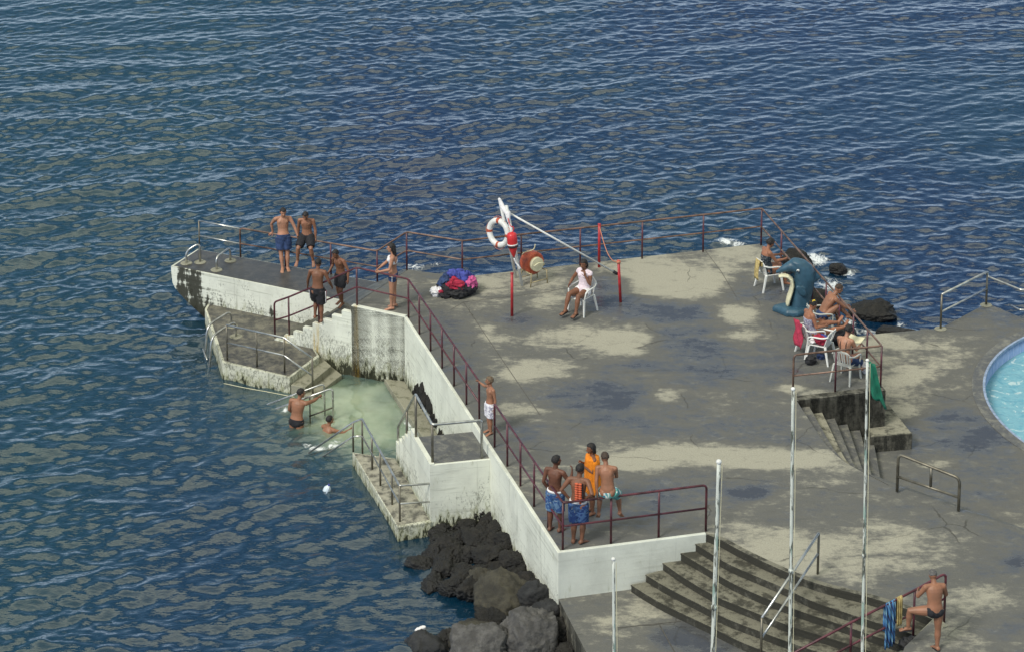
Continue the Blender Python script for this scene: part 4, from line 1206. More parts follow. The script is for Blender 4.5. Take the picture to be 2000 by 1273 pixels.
# red posts and the rope between two of them
for px, pb, h_, lab in ((1000, 617, 1.10, 'leftmost red post, standing in a damp patch before the stand'), (1170, 522, 1.16, 'red post standing at the sea edge railing'), (1212, 590, 1.08, 'red post with an orange knot on top beside the seated woman')):
    f_ = U(px, pb)
    rpo = thing('post', f_, lab, 'post', 'red painted posts on the platform')
    lean = V((-.06, 0, 0)) if px == 1212 else V((0, 0, 0))
    b = MB(); b.tube([f_, f_ + lean + V((0, 0, h_))], .036, 10); b.build('shaft', M['red'], rpo, smooth=True)
    b = MB(); b.tube([f_ + lean + V((0, 0, h_ - .012)), f_ + lean + V((0, 0, h_ + .012))], .043, 10); b.build('cap', M['red'], rpo, smooth=True)
    if px == 1212:
        b = MB(); b.ell(f_ + lean + V((0, 0, h_ - .03)), (.06, 0, 0), (0, .06, 0), (0, 0, .05)); b.build('knot', M['rope'], rpo, smooth=True, disp=lambda c: c + noise.noise_vector(c * 30) * .015)
        ktop = f_ + lean + V((0, 0, h_ - .03))
    if px == 1170: ptop_ = zup(f_, h_ - .06)
ropep = [ptop_ + (ktop - ptop_) * s_ - V((0, 0, .55 * math.sin(math.pi * min(1, s_ * 1.0)) * .55)) for s_ in [i / 14 for i in range(15)]]
b = MB(); b.tube(ropep, .012, 6); tag(b.build('rope', M['rope'], smooth=True), 'thin orange rope sagging between two red posts', 'rope')

# ------------------------------------------------------------------ heap of clothes
hp = U(893, 572)
def blob(name, mat, c, ax, ay, az, seed, amp, label, cat, grp=None, fold=7):
    b = MB(); b.ell(c, ax, ay, az, 56, 36)
    off = V((seed * 7.1, seed * 3.3, seed))
    def dp(q):
        n_ = noise.noise_vector((q + off) * fold) * amp + noise.noise_vector((q + off) * fold * 2.6) * amp * .45
        w_ = noise.noise_vector((q + off) * 3.1); dq_ = (q - c).normalized()
        n_ += dq_ * (.5 - abs(noise.noise(V((q.x * 9 + w_.x * 3, q.y * 9 + w_.y * 3, q.z * 9)) + off)) * 2.2) * amp * .8
        r_ = q + n_; r_.z = max(r_.z, c.z - V(az).z * .97); return r_
    o_ = b.build(name, mat, smooth=True, disp=dp); tag(o_, label, cat, grp); return o_
GC = 'clothes heaped on the platform'
blob('bundled_clothes', M['black'], hp + V((0, 0, .16)), (.50, 0, 0), (0, .36, 0), (0, 0, .17), 1, .07, 'black clothes bundle at the bottom of the clothes heap', 'clothes', GC)
blob('towel', M['royal'], hp + V((.10, .10, .36)), (.36, 0, -.12), (0, .24, 0), (.04, 0, .16), 2, .08, 'royal blue towel on top of the clothes heap', 'towel', GC)
blob('shirt', M['crimson'], hp + V((-.02, -.16, .27)), (.26, 0, -.06), (0, .18, 0), (0, -.05, .14), 3, .07, 'crimson shirt in the middle of the clothes heap', 'clothes', GC)
blob('towel', M['pink'], hp + V((.34, -.02, .25)), (.15, 0, 0), (0, .2, 0), (0, 0, .18), 4, .06, 'pink towel at the right of the clothes heap', 'towel', GC)
blob('trousers', M['navy'], hp + V((-.32, .06, .30)), (.18, 0, .06), (0, .22, 0), (0, 0, .15), 5, .06, 'dark blue trousers at the left of the clothes heap', 'clothes', GC)
blob('shirt', M['whitecloth'], hp + V((-.52, -.18, .11)), (.17, 0, 0), (0, .14, 0), (0, 0, .12), 6, .05, 'white shirt lying beside the clothes heap', 'clothes', GC)
blob('shoes', M['black'], hp + V((-.30, -.30, .06)), (.14, 0, 0), (0, .10, 0), (0, 0, .07), 7, .04, 'dark shoes lying in front of the clothes heap', 'shoes', GC)
blob('bag', M['tyre'], hp + V((.02, -.34, .10)), (.22, 0, 0), (0, .13, 0), (0, 0, .11), 8, .05, 'black bag at the front of the clothes heap', 'bag', GC)
blob('sock', M['crimson'], hp + V((-.42, -.24, .13)), (.07, 0, 0), (0, .06, 0), (0, 0, .05), 9, .03, 'small red cloth lying on the white shirt', 'cloth', GC)

# ------------------------------------------------------------------ dolphin bin
dc = U(1556, 606)
rd = thing('dolphin_bin', dc, 'blue grey dolphin shaped bin with a cream belly by the railing', 'statue')
SC_ = 1.0
def P2(x, z, y=0): return dc + V((x, y, z)) * SC_
prof = [(.06, 0.0, .27, .24), (.07, .12, .26, .25), (.10, .35, .25, .25), (.15, .6, .25, .25), (.18, .82, .255, .25), (.17, 1.0, .26, .25), (.10, 1.16, .25, .23), (.0, 1.28, .20, .18), (-.06, 1.335, .09, .09)]
b = MB(); rings = []
for i, (x, z, rx, ry) in enumerate(prof):
    rings.append([P2(x + rx * math.cos(a), z, ry * math.sin(a)) for a in [2 * math.pi * k / 22 for k in range(22)]])
b.loft(rings)
b.capsule([P2(-.04, 1.14), P2(-.20, 1.13), P2(-.36, 1.07), P2(-.50, .995)], [.19, .14, .085, .042], 14)   # beak
b.ell(P2(.44, .86, .02), V((.16, 0, .02)), V((0, .06, 0)), V((.04, 0, .14)), 12, 8)                              # dorsal fin
b.ell(P2(.06, .62, -.30), V((.13, 0, -.14)), V((0, .05, 0)), V((.06, .0, .07)), 12, 8)                          # flipper
b.build('body', M['dolphin'], rd, voxel=.022, smooth=True, smooth_it=4)
b = MB()
fl = [(-.62, -.06), (-.50, -.16), (-.30, -.42), (-.02, -.46), (.16, -.36), (.40, -.2), (.42, .2), (.1, .3), (-.2, .18), (-.44, .06)]
b.loft([[P2(x, .0, y) for x, y in fl], [P2(x * 1.0, .10, y) for x, y in fl], [P2(x * .9, .17, y * .85) for x, y in fl]])
b.build('tail_flukes', M['dolphin'], rd, voxel=.022, smooth=True, smooth_it=5)
b = MB(); strip = [(-.47, .90, .07, .03), (-.38, .93, .10, .04), (-.25, .925, .13, .05), (-.155, .83, .15, .05), (-.125, .68, .17, .05), (-.155, .52, .18, .05), (-.205, .35, .18, .055), (-.235, .22, .16, .05), (-.225, .12, .09, .04)]
rings = []
for i, (x, z, w_, th) in enumerate(strip):
    j = min(len(strip) - 1, i + 1); k = max(0, i - 1); tx, tz = strip[j][0] - strip[k][0], strip[j][1] - strip[k][1]; l_ = math.hypot(tx, tz); nx_, nz_ = tz / l_, -tx / l_
    rings.append([P2(x + nx_ * th * math.cos(a), z + nz_ * th * math.cos(a), -.06 + w_ * math.sin(a)) for a in [2 * math.pi * q / 14 for q in range(14)]])
b.loft(rings); b.build('belly', M['cream'], rd, voxel=.018, smooth=True, smooth_it=3)
b = MB(); b.ell(P2(-.02, 1.12, -.232), V((.04, 0, 0)), V((0, .03, 0)), V((0, 0, .035)), 10, 7); ey = b.build('eye', M['whitepaint'], rd, smooth=True)
b = MB(); b.ell(P2(-.03, 1.115, -.256), V((.02, 0, 0)), V((0, .012, 0)), V((0, 0, .02)), 8, 6); b.build('pupil', M['black'], ey, smooth=True)
b = MB(); b.ell(P2(-.20, .99), V((.10, 0, .02)), V((0, .10, 0)), V((0, 0, .05)), 12, 8); b.build('mouth_opening', M['black'], rd, smooth=True)

# ------------------------------------------------------------------ plastic chairs
def make_chair(loc, yaw, label, mat, group='white plastic chairs on the platform', style=0):
    root = thing('plastic_chair', loc, label, 'chair', group)
    Rm = Matrix.Rotation(yaw, 3, 'Z')
    T = lambda x, y, z: V(loc) + Rm @ V((x, y, z))          # x forward, y left
    # seat
    b = MB(); rows = []
    for i in range(9):
        s_ = i / 8; row = []
        for j in range(9):
            q = j / 8 * 2 - 1
            z = .43 - .028 * math.cos(q * 1.4) * math.sin(math.pi * (.15 + .8 * s_)) - (.035 * max(0, s_ - .8) / .2)
            row.append(T(-.21 + .46 * s_, q * (.215 - .01 * (1 - s_)), z))
        rows.append(row)
    b.loft(rows, cap=False, closed=False); b.build('seat', mat, root, smooth=True, solid=.018)
    # backrest sheet with openings
    b = MB(); nu, nv = 26, 22; g_ = {}
    def keep(u, v):
        if style == 1:
            for sx in (-1, 1):
                if ((u * sx - .30) / .17) ** 2 + ((v - .62 - .2 * (u * sx - .3)) / .26) ** 2 < 1: return False
            return True
        if v < .16 or v > .86 or abs(u) > .86: return True
        return (int((u + 1) * 7.5)) % 2 == 0
    for j in range(nv + 1):
        v = j / nv
        wd_ = .20 + .035 * v - (.10 * max(0, (v - .8) / .2) ** 2)
        for i in range(nu + 1):
            u = i / nu * 2 - 1
            g_[i, j] = len(b.v)
            b.v.append(T(-.215 - .13 * v + .055 * (u * u), u * wd_, .42 + .41 * v - (.03 * u * u * v)))
    for j in range(nv):
        for i in range(nu):
            if keep((i + .5) / nu * 2 - 1, (j + .5) / nv): b.f.append((g_[i, j], g_[i + 1, j], g_[i + 1, j + 1], g_[i, j + 1]))
    b.build('backrest', mat, root, smooth=False, solid=.018)
    for s_ in (-1, 1):
        b = MB(); pts = catmull([T(-.28, .215 * s_, .70), T(-.14, .265 * s_, .665), T(.08, .275 * s_, .655), T(.19, .265 * s_, .62), T(.215, .25 * s_, .52), T(.21, .225 * s_, .42)], 4)
        b.tube(pts, .02, 8); ar = b.build('armrest', mat, root, smooth=True)
        for fx in (1, -1):
            b = MB(); a = T(.20 if fx > 0 else -.20, .205 * s_, .425); c = T(.265 if fx > 0 else -.30, .25 * s_, 0.0)
            dn = (c - a); sx = Rm @ V((1, 0, 0)); sy = Rm @ V((0, 1, 0))
            b.loft([[a + sx * x * .028 + sy * y * .024 for x, y in ((1, 1), (-1, 1), (-1, -1), (1, -1))], [c + sx * x * .02 + sy * y * .017 for x, y in ((1, 1), (-1, 1), (-1, -1), (1, -1))]])
            b.build('leg', mat, root, bevel=.006)
    return root

# ------------------------------------------------------------------ people
class Fig:
    def __init__(s, label, H, yaw, anchor, at, pose, skin='skin_brown', hair='hair', hairstyle='short', girth=1.0, female=False, group=None, child=False, name='person'):
        s.H = H; s.g = girth; s.skin = skin
        Rm = Matrix.Rotation(yaw, 3, 'Z'); s.Rm = Rm
        W = lambda d: (Rm @ V(d)).normalized()
        s.W = W
        sp = W(pose.get('spine', (0, 0, 1)))
        hl = W(pose.get('hipl', (0, 1, 0))); sl_ = W(pose.get('shl', pose.get('hipl', (0, 1, 0))))
        hl = (hl - sp * hl.dot(sp) * .7).normalized()
        sl_ = (sl_ - sp * sl_.dot(sp) * .7).normalized()
        chest = W(pose.get('chest', pose.get('spine', (0, 0, 1))))
        J = {}
        pel = V((0, 0, 0)); T_ = .31 * H
        mid = pel + sp * T_ * .45
        neck = mid + chest * T_ * .60
        J['pel'] = pel; J['mid'] = mid; J['neck'] = neck
        shw = (.112 if not female else .100) * H * (.96 if child else 1)
        hpw = (.052 if not female else .058) * H
        thl, shl_ = .245 * H, .235 * H
        for sd_, k in (('L', 1), ('R', -1)):
            J['hip' + sd_] = pel + hl * hpw * k
            J['sho' + sd_] = neck - chest * .030 * H + sl_ * shw * k
            lg = pose.get('leg' + sd_, ((0, .03 * k, -1), (0, 0, -1)))
            kn = J['hip' + sd_] + W(lg[0]) * thl; an = kn + W(lg[1]) * shl_
            J['kne' + sd_] = kn; J['ank' + sd_] = an
            J['toe' + sd_] = W(lg[2]) if len(lg) > 2 else W((1, .15 * k, -.12))
        # place
        if anchor == 'pel': off = V(at)
        elif anchor in 'LR': off = V(at) - J['ank' + anchor] + V((0, 0, .042 * H))
        else:
            off = V(at) - (J['ankL'] + J['ankR']) / 2
            off.z = at.z - min(J['ankL'].z, J['ankR'].z) + .042 * H
        for k in list(J):
            if not k.startswith('toe'): J[k] = J[k] + off
        la, lf = .170 * H, .148 * H
        for sd_, k in (('L', 1), ('R', -1)):
            ar = pose.get('arm' + sd_, ((0, .16 * k, -1), (.1, .05 * k, -1)))
            S_ = J['sho' + sd_]
            if ar[0] == 'ik':
                Tg = V(ar[1]); D = Tg - S_; L_ = min(D.length, (la + lf) * .995); dn = D.normalized()
                pl = W(ar[2]) if len(ar) > 2 else W((-.3, .6 * k, -.6))
                pl = (pl - dn * pl.dot(dn)).normalized()
                ca = (la * la + L_ * L_ - lf * lf) / (2 * la * L_); ca = max(-1, min(1, ca))
                el = S_ + dn * la * ca + pl * la * math.sqrt(1 - ca * ca)
                wr = S_ + dn * L_; hd = W(ar[3]) if len(ar) > 3 else (wr - el).normalized()
            else:
                el = S_ + W(ar[0]) * la; wr = el + W(ar[1]) * lf
                hd = W(ar[2]) if len(ar) > 2 else (wr - el).normalized()
            J['elb' + sd_] = el; J['wri' + sd_] = wr; J['hnd' + sd_] = hd
        s.J = J; s.hl = hl; s.sl = sl_; s.sp = sp; s.ch = chest
        s.root = thing(name, V((J['pel'].x, J['pel'].y, min(J['ankL'].z, J['ankR'].z) - .042 * H)), label, 'person', group)
        look = W(pose.get('look', (1, 0, -.15))); upv = W(pose.get('up', (0, 0, 1)))
        s.look = look; s.up = (upv - look * upv.dot(look)).normalized(); s.side = s.up.cross(look)
        hs = 1.12 if child else 1.0
        s.hs = hs
        J['head'] = neck + off + (chest + s.up).normalized() * .045 * H + s.up * .062 * H * hs + look * .018 * H
        s.body(female)
        s.hairs(hairstyle, hair)
    def ring(s, c, f, l, hw, hd, n=16):
        return [c + l * hw * math.cos(a) + f * hd * math.sin(a) for a in [2 * math.pi * k / n for k in range(n)]]
    def torso(s, b, grow=0.0, t0=-9, t1=9):
        H, g, J = s.H, s.g, s.J
        fem = s.female
        lev = [(-.24, .060, .050), (-.12, .088, .066), (0, .098, .070), (.14, .095, .068), (.30, .083 if not fem else .076, .058), (.45, .080 if not fem else .074, .056), (.62, .089, .062), (.78, .096, .064), (.90, .094, .058), (.98, .076, .046), (1.04, .045, .038)]
        rings = []
        for t_, hw, hd in lev:
            if t_ < t0 or t_ > t1: continue
            if t_ <= .45: c = J['pel'].lerp(J['mid'], t_ / .45) if t_ >= 0 else J['pel'] + s.sp * t_ * .31 * H
            else: c = J['mid'].lerp(J['neck'], (t_ - .45) / .6)
            k = max(0, min(1, t_)); l = s.hl.lerp(s.sl, k).normalized()
            ax = s.sp.lerp(s.ch, k).normalized(); f = l.cross(ax).normalized()
            rings.append(s.ring(c, f, l, hw * H * g + grow, hd * H * g * 1.05 + grow))
        if len(rings) > 1: b.loft(rings)
        return rings
    def limb_leg(s, b, sd_, grow=0, upto=None, flare=0):
        H, g, J = s.H, s.g, s.J
        h, k, a = J['hip' + sd_], J['kne' + sd_], J['ank' + sd_]
        if upto is None:
            sh = (k - a)
            back = -(s.W((1, 0, 0)))
            pts = [h, h.lerp(k, .35), h.lerp(k, .75), k, k.lerp(a, .18), k.lerp(a, .36) + V((0, 0, 0)), k.lerp(a, .7), a]
            rad = [.062, .056, .043, .036, .034, .037, .026, .021]
            b.capsule(pts, [r_ * H * g for r_ in rad], 12)
        else:
            e = h.lerp(k, upto) if upto <= 1 else k.lerp(a, upto - 1)
            r0_, r1_ = .066 * H * g + grow, (.046 * H * g + grow + flare)
            b.tube([h - (k - h).normalized() * .01, h.lerp(e, .5), e], [r0_, (r0_ + r1_) / 2 + .004, r1_], 14)
    def hand(s, b, sd_):
        H, J = s.H, s.J; k = 1 if sd_ == 'L' else -1
        w_, h = J['wri' + sd_], J['hnd' + sd_]
        inw = (J['pel'].lerp(J['neck'], .5) - w_); n_ = (inw - h * inw.dot(h))
        if n_.length < 1e-3: n_ = s.W((1, 0, 0))
        n_.normalize(); sd = h.cross(n_)
        fw = s.W((1, 0, 0))
        if sd.dot(fw) < 0: sd = -sd          # thumb side looks forward
        pl = .050 * H
        rings = []
        for t_, hw, hd in ((-.1, .014, .012), (.15, .017, .011), (.6, .021, .010), (1, .020, .009)):
            rings.append(s.ring(w_ + h * pl * t_, n_, sd, hw * H, hd * H, 10))
        b.loft(rings)
        for i, ln in enumerate((.036, .042, .040, .031)):
            o_ = sd * (.0145 - .0097 * i) * H; p0 = w_ + h * pl * .92 + o_
            c1 = .25 + .08 * i
            d1_ = (h + n_ * c1).normalized(); d2_ = (h + n_ * (c1 + .8)).normalized(); d3_ = (h + n_ * (c1 + 1.7)).normalized()
            p1 = p0 + d1_ * ln * .45 * H; p2 = p1 + d2_ * ln * .33 * H; p3 = p2 + d3_ * ln * .25 * H
            b.capsule([p0, p1, p2, p3], [.0056 * H, .0053 * H, .0049 * H, .0043 * H], 7)
        t0_ = w_ + h * pl * .25 + sd * .014 * H
        t1_ = t0_ + (h * .6 + sd * .75 + n_ * .25).normalized() * .026 * H; t2_ = t1_ + (h * .9 + sd * .3 + n_ * .4).normalized() * .022 * H
        b.capsule([t0_, t1_, t2_], [.0075 * H, .0063 * H, .0052 * H], 7)
    def foot(s, b, sd_):
        H, J = s.H, s.J; a = J['ank' + sd_]; d = J['toe' + sd_]
        sh = (J['kne' + sd_] - a).normalized()
        upf = (sh - d * sh.dot(d)).normalized(); sd = d.cross(upf)
        prof = [(-.040, .018, .016, -.022), (-.028, .025, .024, -.016), (0, .027, .026, -.012), (.035, .026, .021, -.018), (.065, .030, .016, -.024), (.085, .032, .013, -.028), (.098, .026, .010, -.030)]
        b.loft([s.ring(a + d * x * H + upf * dz * H, upf, sd, hw * H, hd * H, 10) for x, hw, hd, dz in prof])
        for i in range(5):
            o_ = sd * (-.024 + .012 * i) * H * (1); ln = (.018, .021, .022, .022, .026)[i]
            p0 = a + d * .088 * H + o_ - upf * .031 * H
            b.capsule([p0, p0 + d * ln * H], [.0075 * H, .006 * H], 6)
    def body(s, female):
        H, g, J = s.H, s.g, s.J; s.female = female
        b = MB(); s.torso(b)
        f0_ = s.hl.cross(s.sp).normalized(); f1_ = s.sl.cross(s.ch).normalized()
        for sd_, k in (('L', 1), ('R', -1)):
            s.limb_leg(b, sd_); s.foot(b, sd_)
            b.ell(J['hip' + sd_] - f0_ * .030 * H - s.sp * .012 * H, s.hl * .046 * H * g, f0_ * .046 * H * g, s.sp * .05 * H * g, 12, 8)   # glutes
            S_, E_, W_ = J['sho' + sd_], J['elb' + sd_], J['wri' + sd_]
            b.capsule([S_, S_.lerp(E_, .4), E_, E_.lerp(W_, .25), E_.lerp(W_, .7), W_], [x * H * g for x in (.034, .029, .0235, .0245, .018, .0145)], 11)
            b.capsule([J['neck'] - s.ch * .012 * H, S_ + s.ch * .004 * H], [.030 * H * g, .030 * H * g], 10)     # shoulder girdle
            b.ell(J['neck'] - s.ch * .085 * H - f1_ * .030 * H + s.sl * .045 * H * k, s.sl * .038 * H, f1_ * .032 * H, s.ch * .055 * H, 10, 7)  # shoulder blade
            b.ell(J['neck'] - s.ch * .075 * H + f1_ * (.040 if not female else .052) * H + s.sl * .042 * H * k, s.sl * .040 * H, f1_ * (.024 if not female else .034) * H, s.ch * .036 * H, 10, 7)
            s.hand(b, sd_)
        hd = J['head']; lk, up, sd = s.look, s.up, s.side; q = H * s.hs
        b.tube([J['neck'] - s.ch * .03 * H, J['neck'].lerp(hd, .5), hd - up * .02 * H - lk * .01 * H], [.036 * H * g, .030 * H, .030 * H], 12)
        b.ell(hd + up * .008 * q - lk * .006 * q, lk * .060 * q, sd * .047 * q, up * .058 * q, 18, 12)
        b.ell(hd - up * .022 * q + lk * .018 * q, lk * .040 * q, sd * .038 * q, up * .046 * q, 14, 10)       # jaw
        b.ell(hd - up * .055 * q + lk * .040 * q, lk * .014 * q, sd * .016 * q, up * .012 * q, 8, 6)          # chin
        b.capsule([hd + up * .008 * q + lk * .050 * q, hd - up * .014 * q + lk * .064 * q], [.006 * q, .0105 * q], 8)  # nose
        for k in (1, -1):
            b.ell(hd - lk * .004 * q + sd * .048 * q * k - up * .004 * q, lk * .012 * q, sd * .006 * q, up * .018 * q, 8, 6)   # ears
        o_ = b.build('body', [M[s.skin], M['eye'], M['lip']], s.root, voxel=.0075, smooth=True, smooth_it=3)
        loc = V(s.root['_loc']); eyes = [hd + lk * .052 * q + sd * .019 * q * k + up * .010 * q - loc for k in (1, -1)]
        brow = [hd + lk * .053 * q + sd * .019 * q * k + up * .024 * q - loc for k in (1, -1)]
        mouth = hd + lk * .056 * q - up * .034 * q - loc
        for p in o_.data.polygons:
            c = p.center
            if (c - mouth).length < .03:
                e = c - mouth
                if abs(e.dot(sd)) < .018 and abs(e.dot(up)) < .0055 and e.length < .025: p.material_index = 2
            for i in range(2):
                e = c - eyes[i]
                if abs(e.dot(sd)) < .0095 and abs(e.dot(up)) < .0055 and e.length < .02: p.material_index = 1
                e = c - brow[i]
                if abs(e.dot(sd)) < .014 and abs(e.dot(up)) < .0035 and e.length < .024: p.material_index = 1
        s.bodyo = o_
    def hairs(s, style, mat):
        if style == 'none': return
        H = s.H; q = H * s.hs; hd = s.J['head']; lk, up, sd = s.look, s.up, s.side
        b = MB(); vol = {'short': 1.10, 'crop': 1.05, 'bob': 1.16, 'curly': 1.24, 'long': 1.12, 'bun': 1.10}[style]
        low = {'short': -.42, 'crop': -.30, 'bob': -.55, 'curly': -.5, 'long': -.5, 'bun': -.35}[style]
        def fn(d):
            f_, u_ = d[0], d[2]
            face = f_ > .35 and u_ < .42 + .1 * f_
            ear = f_ > .05 and u_ < .05
            nape = u_ < low
            return .80 if (face or nape or ear) else vol
        b.ell(hd + up * .008 * q - lk * .006 * q, lk * .060 * q, sd * .048 * q, up * .060 * q, 30, 24, fn)
        if style in ('long', 'bob'):
            ln = {'long': .135, 'bob': .075}[style]; fw_ = s.sl.cross(s.ch)
            rings = []
            for t_ in (0, .3, .6, .85, 1):
                c = hd - lk * (.040 * q) + up * .0 - (up * (1 - t_ * .4) + s.ch * t_ * .4).normalized() * (t_ * ln * H * 1.25)
                c -= lk * .012 * q * t_
                wv = (.050, .054, .052, .040, .018)[int(round(t_ * 4)) if t_ < 1 else 4]
                rings.append(s.ring(c, lk, sd, wv * q, .026 * q * (1 - .4 * t_), 12))
            b.loft(rings)
            for k in (1, -1):
                b.capsule([hd + sd * .046 * q * k + up * .02 * q - lk * .012 * q, hd + sd * .048 * q * k - up * .03 * q - lk * .014 * q, hd + sd * .042 * q * k - up * .07 * q * (1.5 if style == 'long' else 1) - lk * .02 * q], [.014 * q, .016 * q, .010 * q], 8)
        if style == 'bun': b.ell(hd - lk * .06 * q + up * .02 * q, lk * .026 * q, sd * .028 * q, up * .026 * q, 10, 8)
        amp = .010 if style != 'curly' else .018
        b.build('hair', M[mat], s.root, voxel=.008, smooth=True, smooth_it=1, disp=lambda c: c + noise.noise_vector(c * 34) * amp * .6)
    def shorts(s, mat, length=.75, grow=.016, flare=.018, waist=.12, name='shorts', band=None, strap=None):
        b = MB(); s.torso(b, grow, -.5, waist + .03)
        for sd_ in 'LR': s.limb_leg(b, sd_, grow, length, flare)
        o_ = b.build(name, M[mat], s.root, voxel=.011, smooth=True, smooth_it=2, disp=lambda c: c + noise.noise_vector(c * 16) * .006)
        if band:
            H, J, g = s.H, s.J, s.g; f = s.hl.cross(s.sp).normalized(); bb = MB()
            c = J['pel'].lerp(J['mid'], (waist) / .45)
            bb.loft([s.ring(c - s.sp * .014 * H, f, s.hl, .097 * H * g + grow + .006, .070 * H * g + grow + .006, 20), s.ring(c + s.sp * .012 * H, f, s.hl, .095 * H * g + grow + .004, .069 * H * g + grow + .004, 20)])
            bo = bb.build('waistband', M[band], o_, smooth=True)
        return o_
    def briefs(s, mat, name='swim_briefs', hi=.14):
        b = MB(); s.torso(b, .013, -.5, hi); H = s.H; f0_ = s.hl.cross(s.sp).normalized(); g = s.g
        for sd_, k in (('L', 1), ('R', -1)):
            s.limb_leg(b, sd_, .010, .20, 0)
            b.ell(s.J['hip' + sd_] - f0_ * .030 * H - s.sp * .012 * H, s.hl * (.046 * H * g + .011), f0_ * (.046 * H * g + .011), s.sp * (.05 * H * g + .004), 12, 8)
            if hi > .7:
                f1_ = s.sl.cross(s.ch).normalized()
                b.ell(s.J['neck'] - s.ch * .08 * H + f1_ * .052 * H + s.sl * .042 * H * k, s.sl * .045 * H, f1_ * .041 * H, s.ch * .042 * H, 10, 7)
        return b.build(name, M[mat], s.root, voxel=.010, smooth=True, smooth_it=2)
    def top(s, mat, lo=.2, hi=.99, grow=.012, name='top', sleeves=0, folds=.006):
        b = MB(); s.torso(b, grow, lo, hi)
        H, J = s.H, s.J; f1_ = s.sl.cross(s.ch).normalized()
        for sd_, k in (('L', 1), ('R', -1)):
            if s.female: b.ell(J['neck'] - s.ch * .075 * H + f1_ * .052 * H + s.sl * .042 * H * k, s.sl * .044 * H, f1_ * .040 * H, s.ch * .040 * H, 10, 7)
            if sleeves: b.capsule([J['sho' + sd_], J['sho' + sd_].lerp(J['elb' + sd_], sleeves)], [.040 * H, .038 * H], 11)
            if hi > .9: b.capsule([J['neck'] - s.ch * .012 * H, J['neck'].lerp(J['sho' + sd_], .8) + s.ch * .002 * H], [.036 * H, .035 * H], 10)
        return b.build(name, M[mat], s.root, voxel=.011, smooth=True, smooth_it=2, disp=lambda c: c + noise.noise_vector(c * 15) * folds)
    def sandals(s, mat='black'):
        for sd_ in 'LR':
            a = s.J['ank' + sd_]; d = s.J['toe' + sd_]; sh = (s.J['kne' + sd_] - a).normalized(); upf = (sh - d * sh.dot(d)).normalized(); sd = d.cross(upf); b = MB(); H = s.H
            b.loft([s.ring(a + d * x * H - upf * .043 * H, upf, sd, w_ * H, .008 * H, 10) for x, w_ in ((-.045, .02), (-.02, .028), (.04, .03), (.09, .034), (.115, .022))])
            so_ = b.build('sandal', M[mat], s.root, smooth=True)
            b = MB(); b.tube([a + d * .05 * H + sd * .032 * H - upf * .036 * H, a + d * .055 * H - upf * .002 * H, a + d * .05 * H - sd * .032 * H - upf * .036 * H], .008 * H, 6); b.build('strap', M[mat], so_)

UP = (0, 0, 1)
BOYS = None
# 1 boy in blue shorts leaning back on the jetty railing
rl = lambda px: onseg(head(c1, hh), head(c2, hh), px) + V((0, 0, .035))
f = Fig('boy in dark blue shorts leaning back with both arms on the jetty railing', 1.66, R(-80), 'M', U(557, 528, JZ),
    dict(spine=(-.22, 0, 1), chest=(-.05, 0, 1), legL=((.20, .02, -1), (.22, -.02, -1), (1, .2, -.2)), legR=((.24, .03, -1), (.30, .06, -1), (1, -.25, -.2)),
         armL=('ik', rl(582), (-.6, .5, .1), (-.1, .5, -.6)), armR=('ik', rl(533), (-.6, -.5, .2), (-.1, -.6, -.4)), look=(1, .1, -.45)), 'skin_fair', 'hair')
f.shorts('navy', .80, .02, .025)
# 2 boy sitting on the railing
seat = rl(600) + V((0, -.02, .045))
f = Fig('boy in black shorts sitting on top of the jetty railing with his feet dangling', 1.56, R(-95), 'pel', seat + V((0, 0, .02)),
    dict(spine=(.05, 0, 1), chest=(.22, 0, 1), legL=((.75, .16, -.62), (-.30, .10, -1), (.8, .2, -.6)), legR=((.72, -.30, -.65), (-.25, -.1, -1), (.8, -.2, -.6)),
         armL=('ik', rl(617), (-.5, .8, 0), (.1, .2, -1)), armR=('ik', rl(583), (-.5, -.8, 0), (.1, -.2, -1)), look=(1, 0, -.75)), 'skin_tan', 'hair')
f.shorts('black', .85, .018, .02)
# 3 boy on the stairs
rs_ = lambda px: onseg(head(d0), head(d2), px) + V((0, 0, .03))
sf = U(627, 632, -.62)
f = Fig('boy in black shorts with red and white side stripes on the left stairs, back turned', 1.60, R(80), 'R', U(628, 629, -.58),
    dict(spine=(.06, 0, 1), legR=((.05, 0, -1), (-.05, 0, -1)), legL=((.45, .05, -.85), (-.25, 0, -1), (1, 0, -.1)),
         armL=('ik', rs_(600), (-.6, .5, .1)), armR=((.1, -.42, -1), (.6, -.1, -.75)), look=(1, -.1, -.2)), 'skin_brown', 'hair')
so_ = f.shorts('black', .86, .02, .026)
H_ = f.H
for sd_, k in (('L', 1), ('R', -1)):
    hp_, kn_ = f.J['hip' + sd_], f.J['kne' + sd_]; ll = f.hl * k; rows = []
    for mt, offb in (('crimson', 0), ('whitecloth', -.035)):
        b = MB(); rr2 = []
        for i in range(6):
            c = hp_.lerp(kn_, .02 + .80 * i / 5) + ll * (.066 * H_ + .018) + f.W((1, 0, 0)) * offb
            rr2.append(f.ring(c, ll, f.W((1, 0, 0)), .018 if mt == 'crimson' else .010, .012, 8))
        b.loft(rr2); b.build('side_stripe', M[mt], so_, smooth=True)
# 4 boy stepping down at the top of the stairs
f = Fig('dark haired boy in black shorts stepping down at the top of the left stairs', 1.52, R(-130), 'M', U(667, 594, -.38),
    dict(spine=(.16, 0, 1), chest=(.28, .05, 1), legL=((.35, .05, -.9), (-.15, 0, -1), (1, .1, -.25)), legR=((.05, -.08, -1), (-.28, 0, -1), (1, -.1, -.3)),
         armL=((-.1, .5, -.85), (.25, .2, -.95)), armR=((-.25, -.35, -.8), (.65, .1, -.5)), look=(1, -.2, -.5)), 'skin_brown', 'hair')
f.shorts('black', .80, .016, .018)
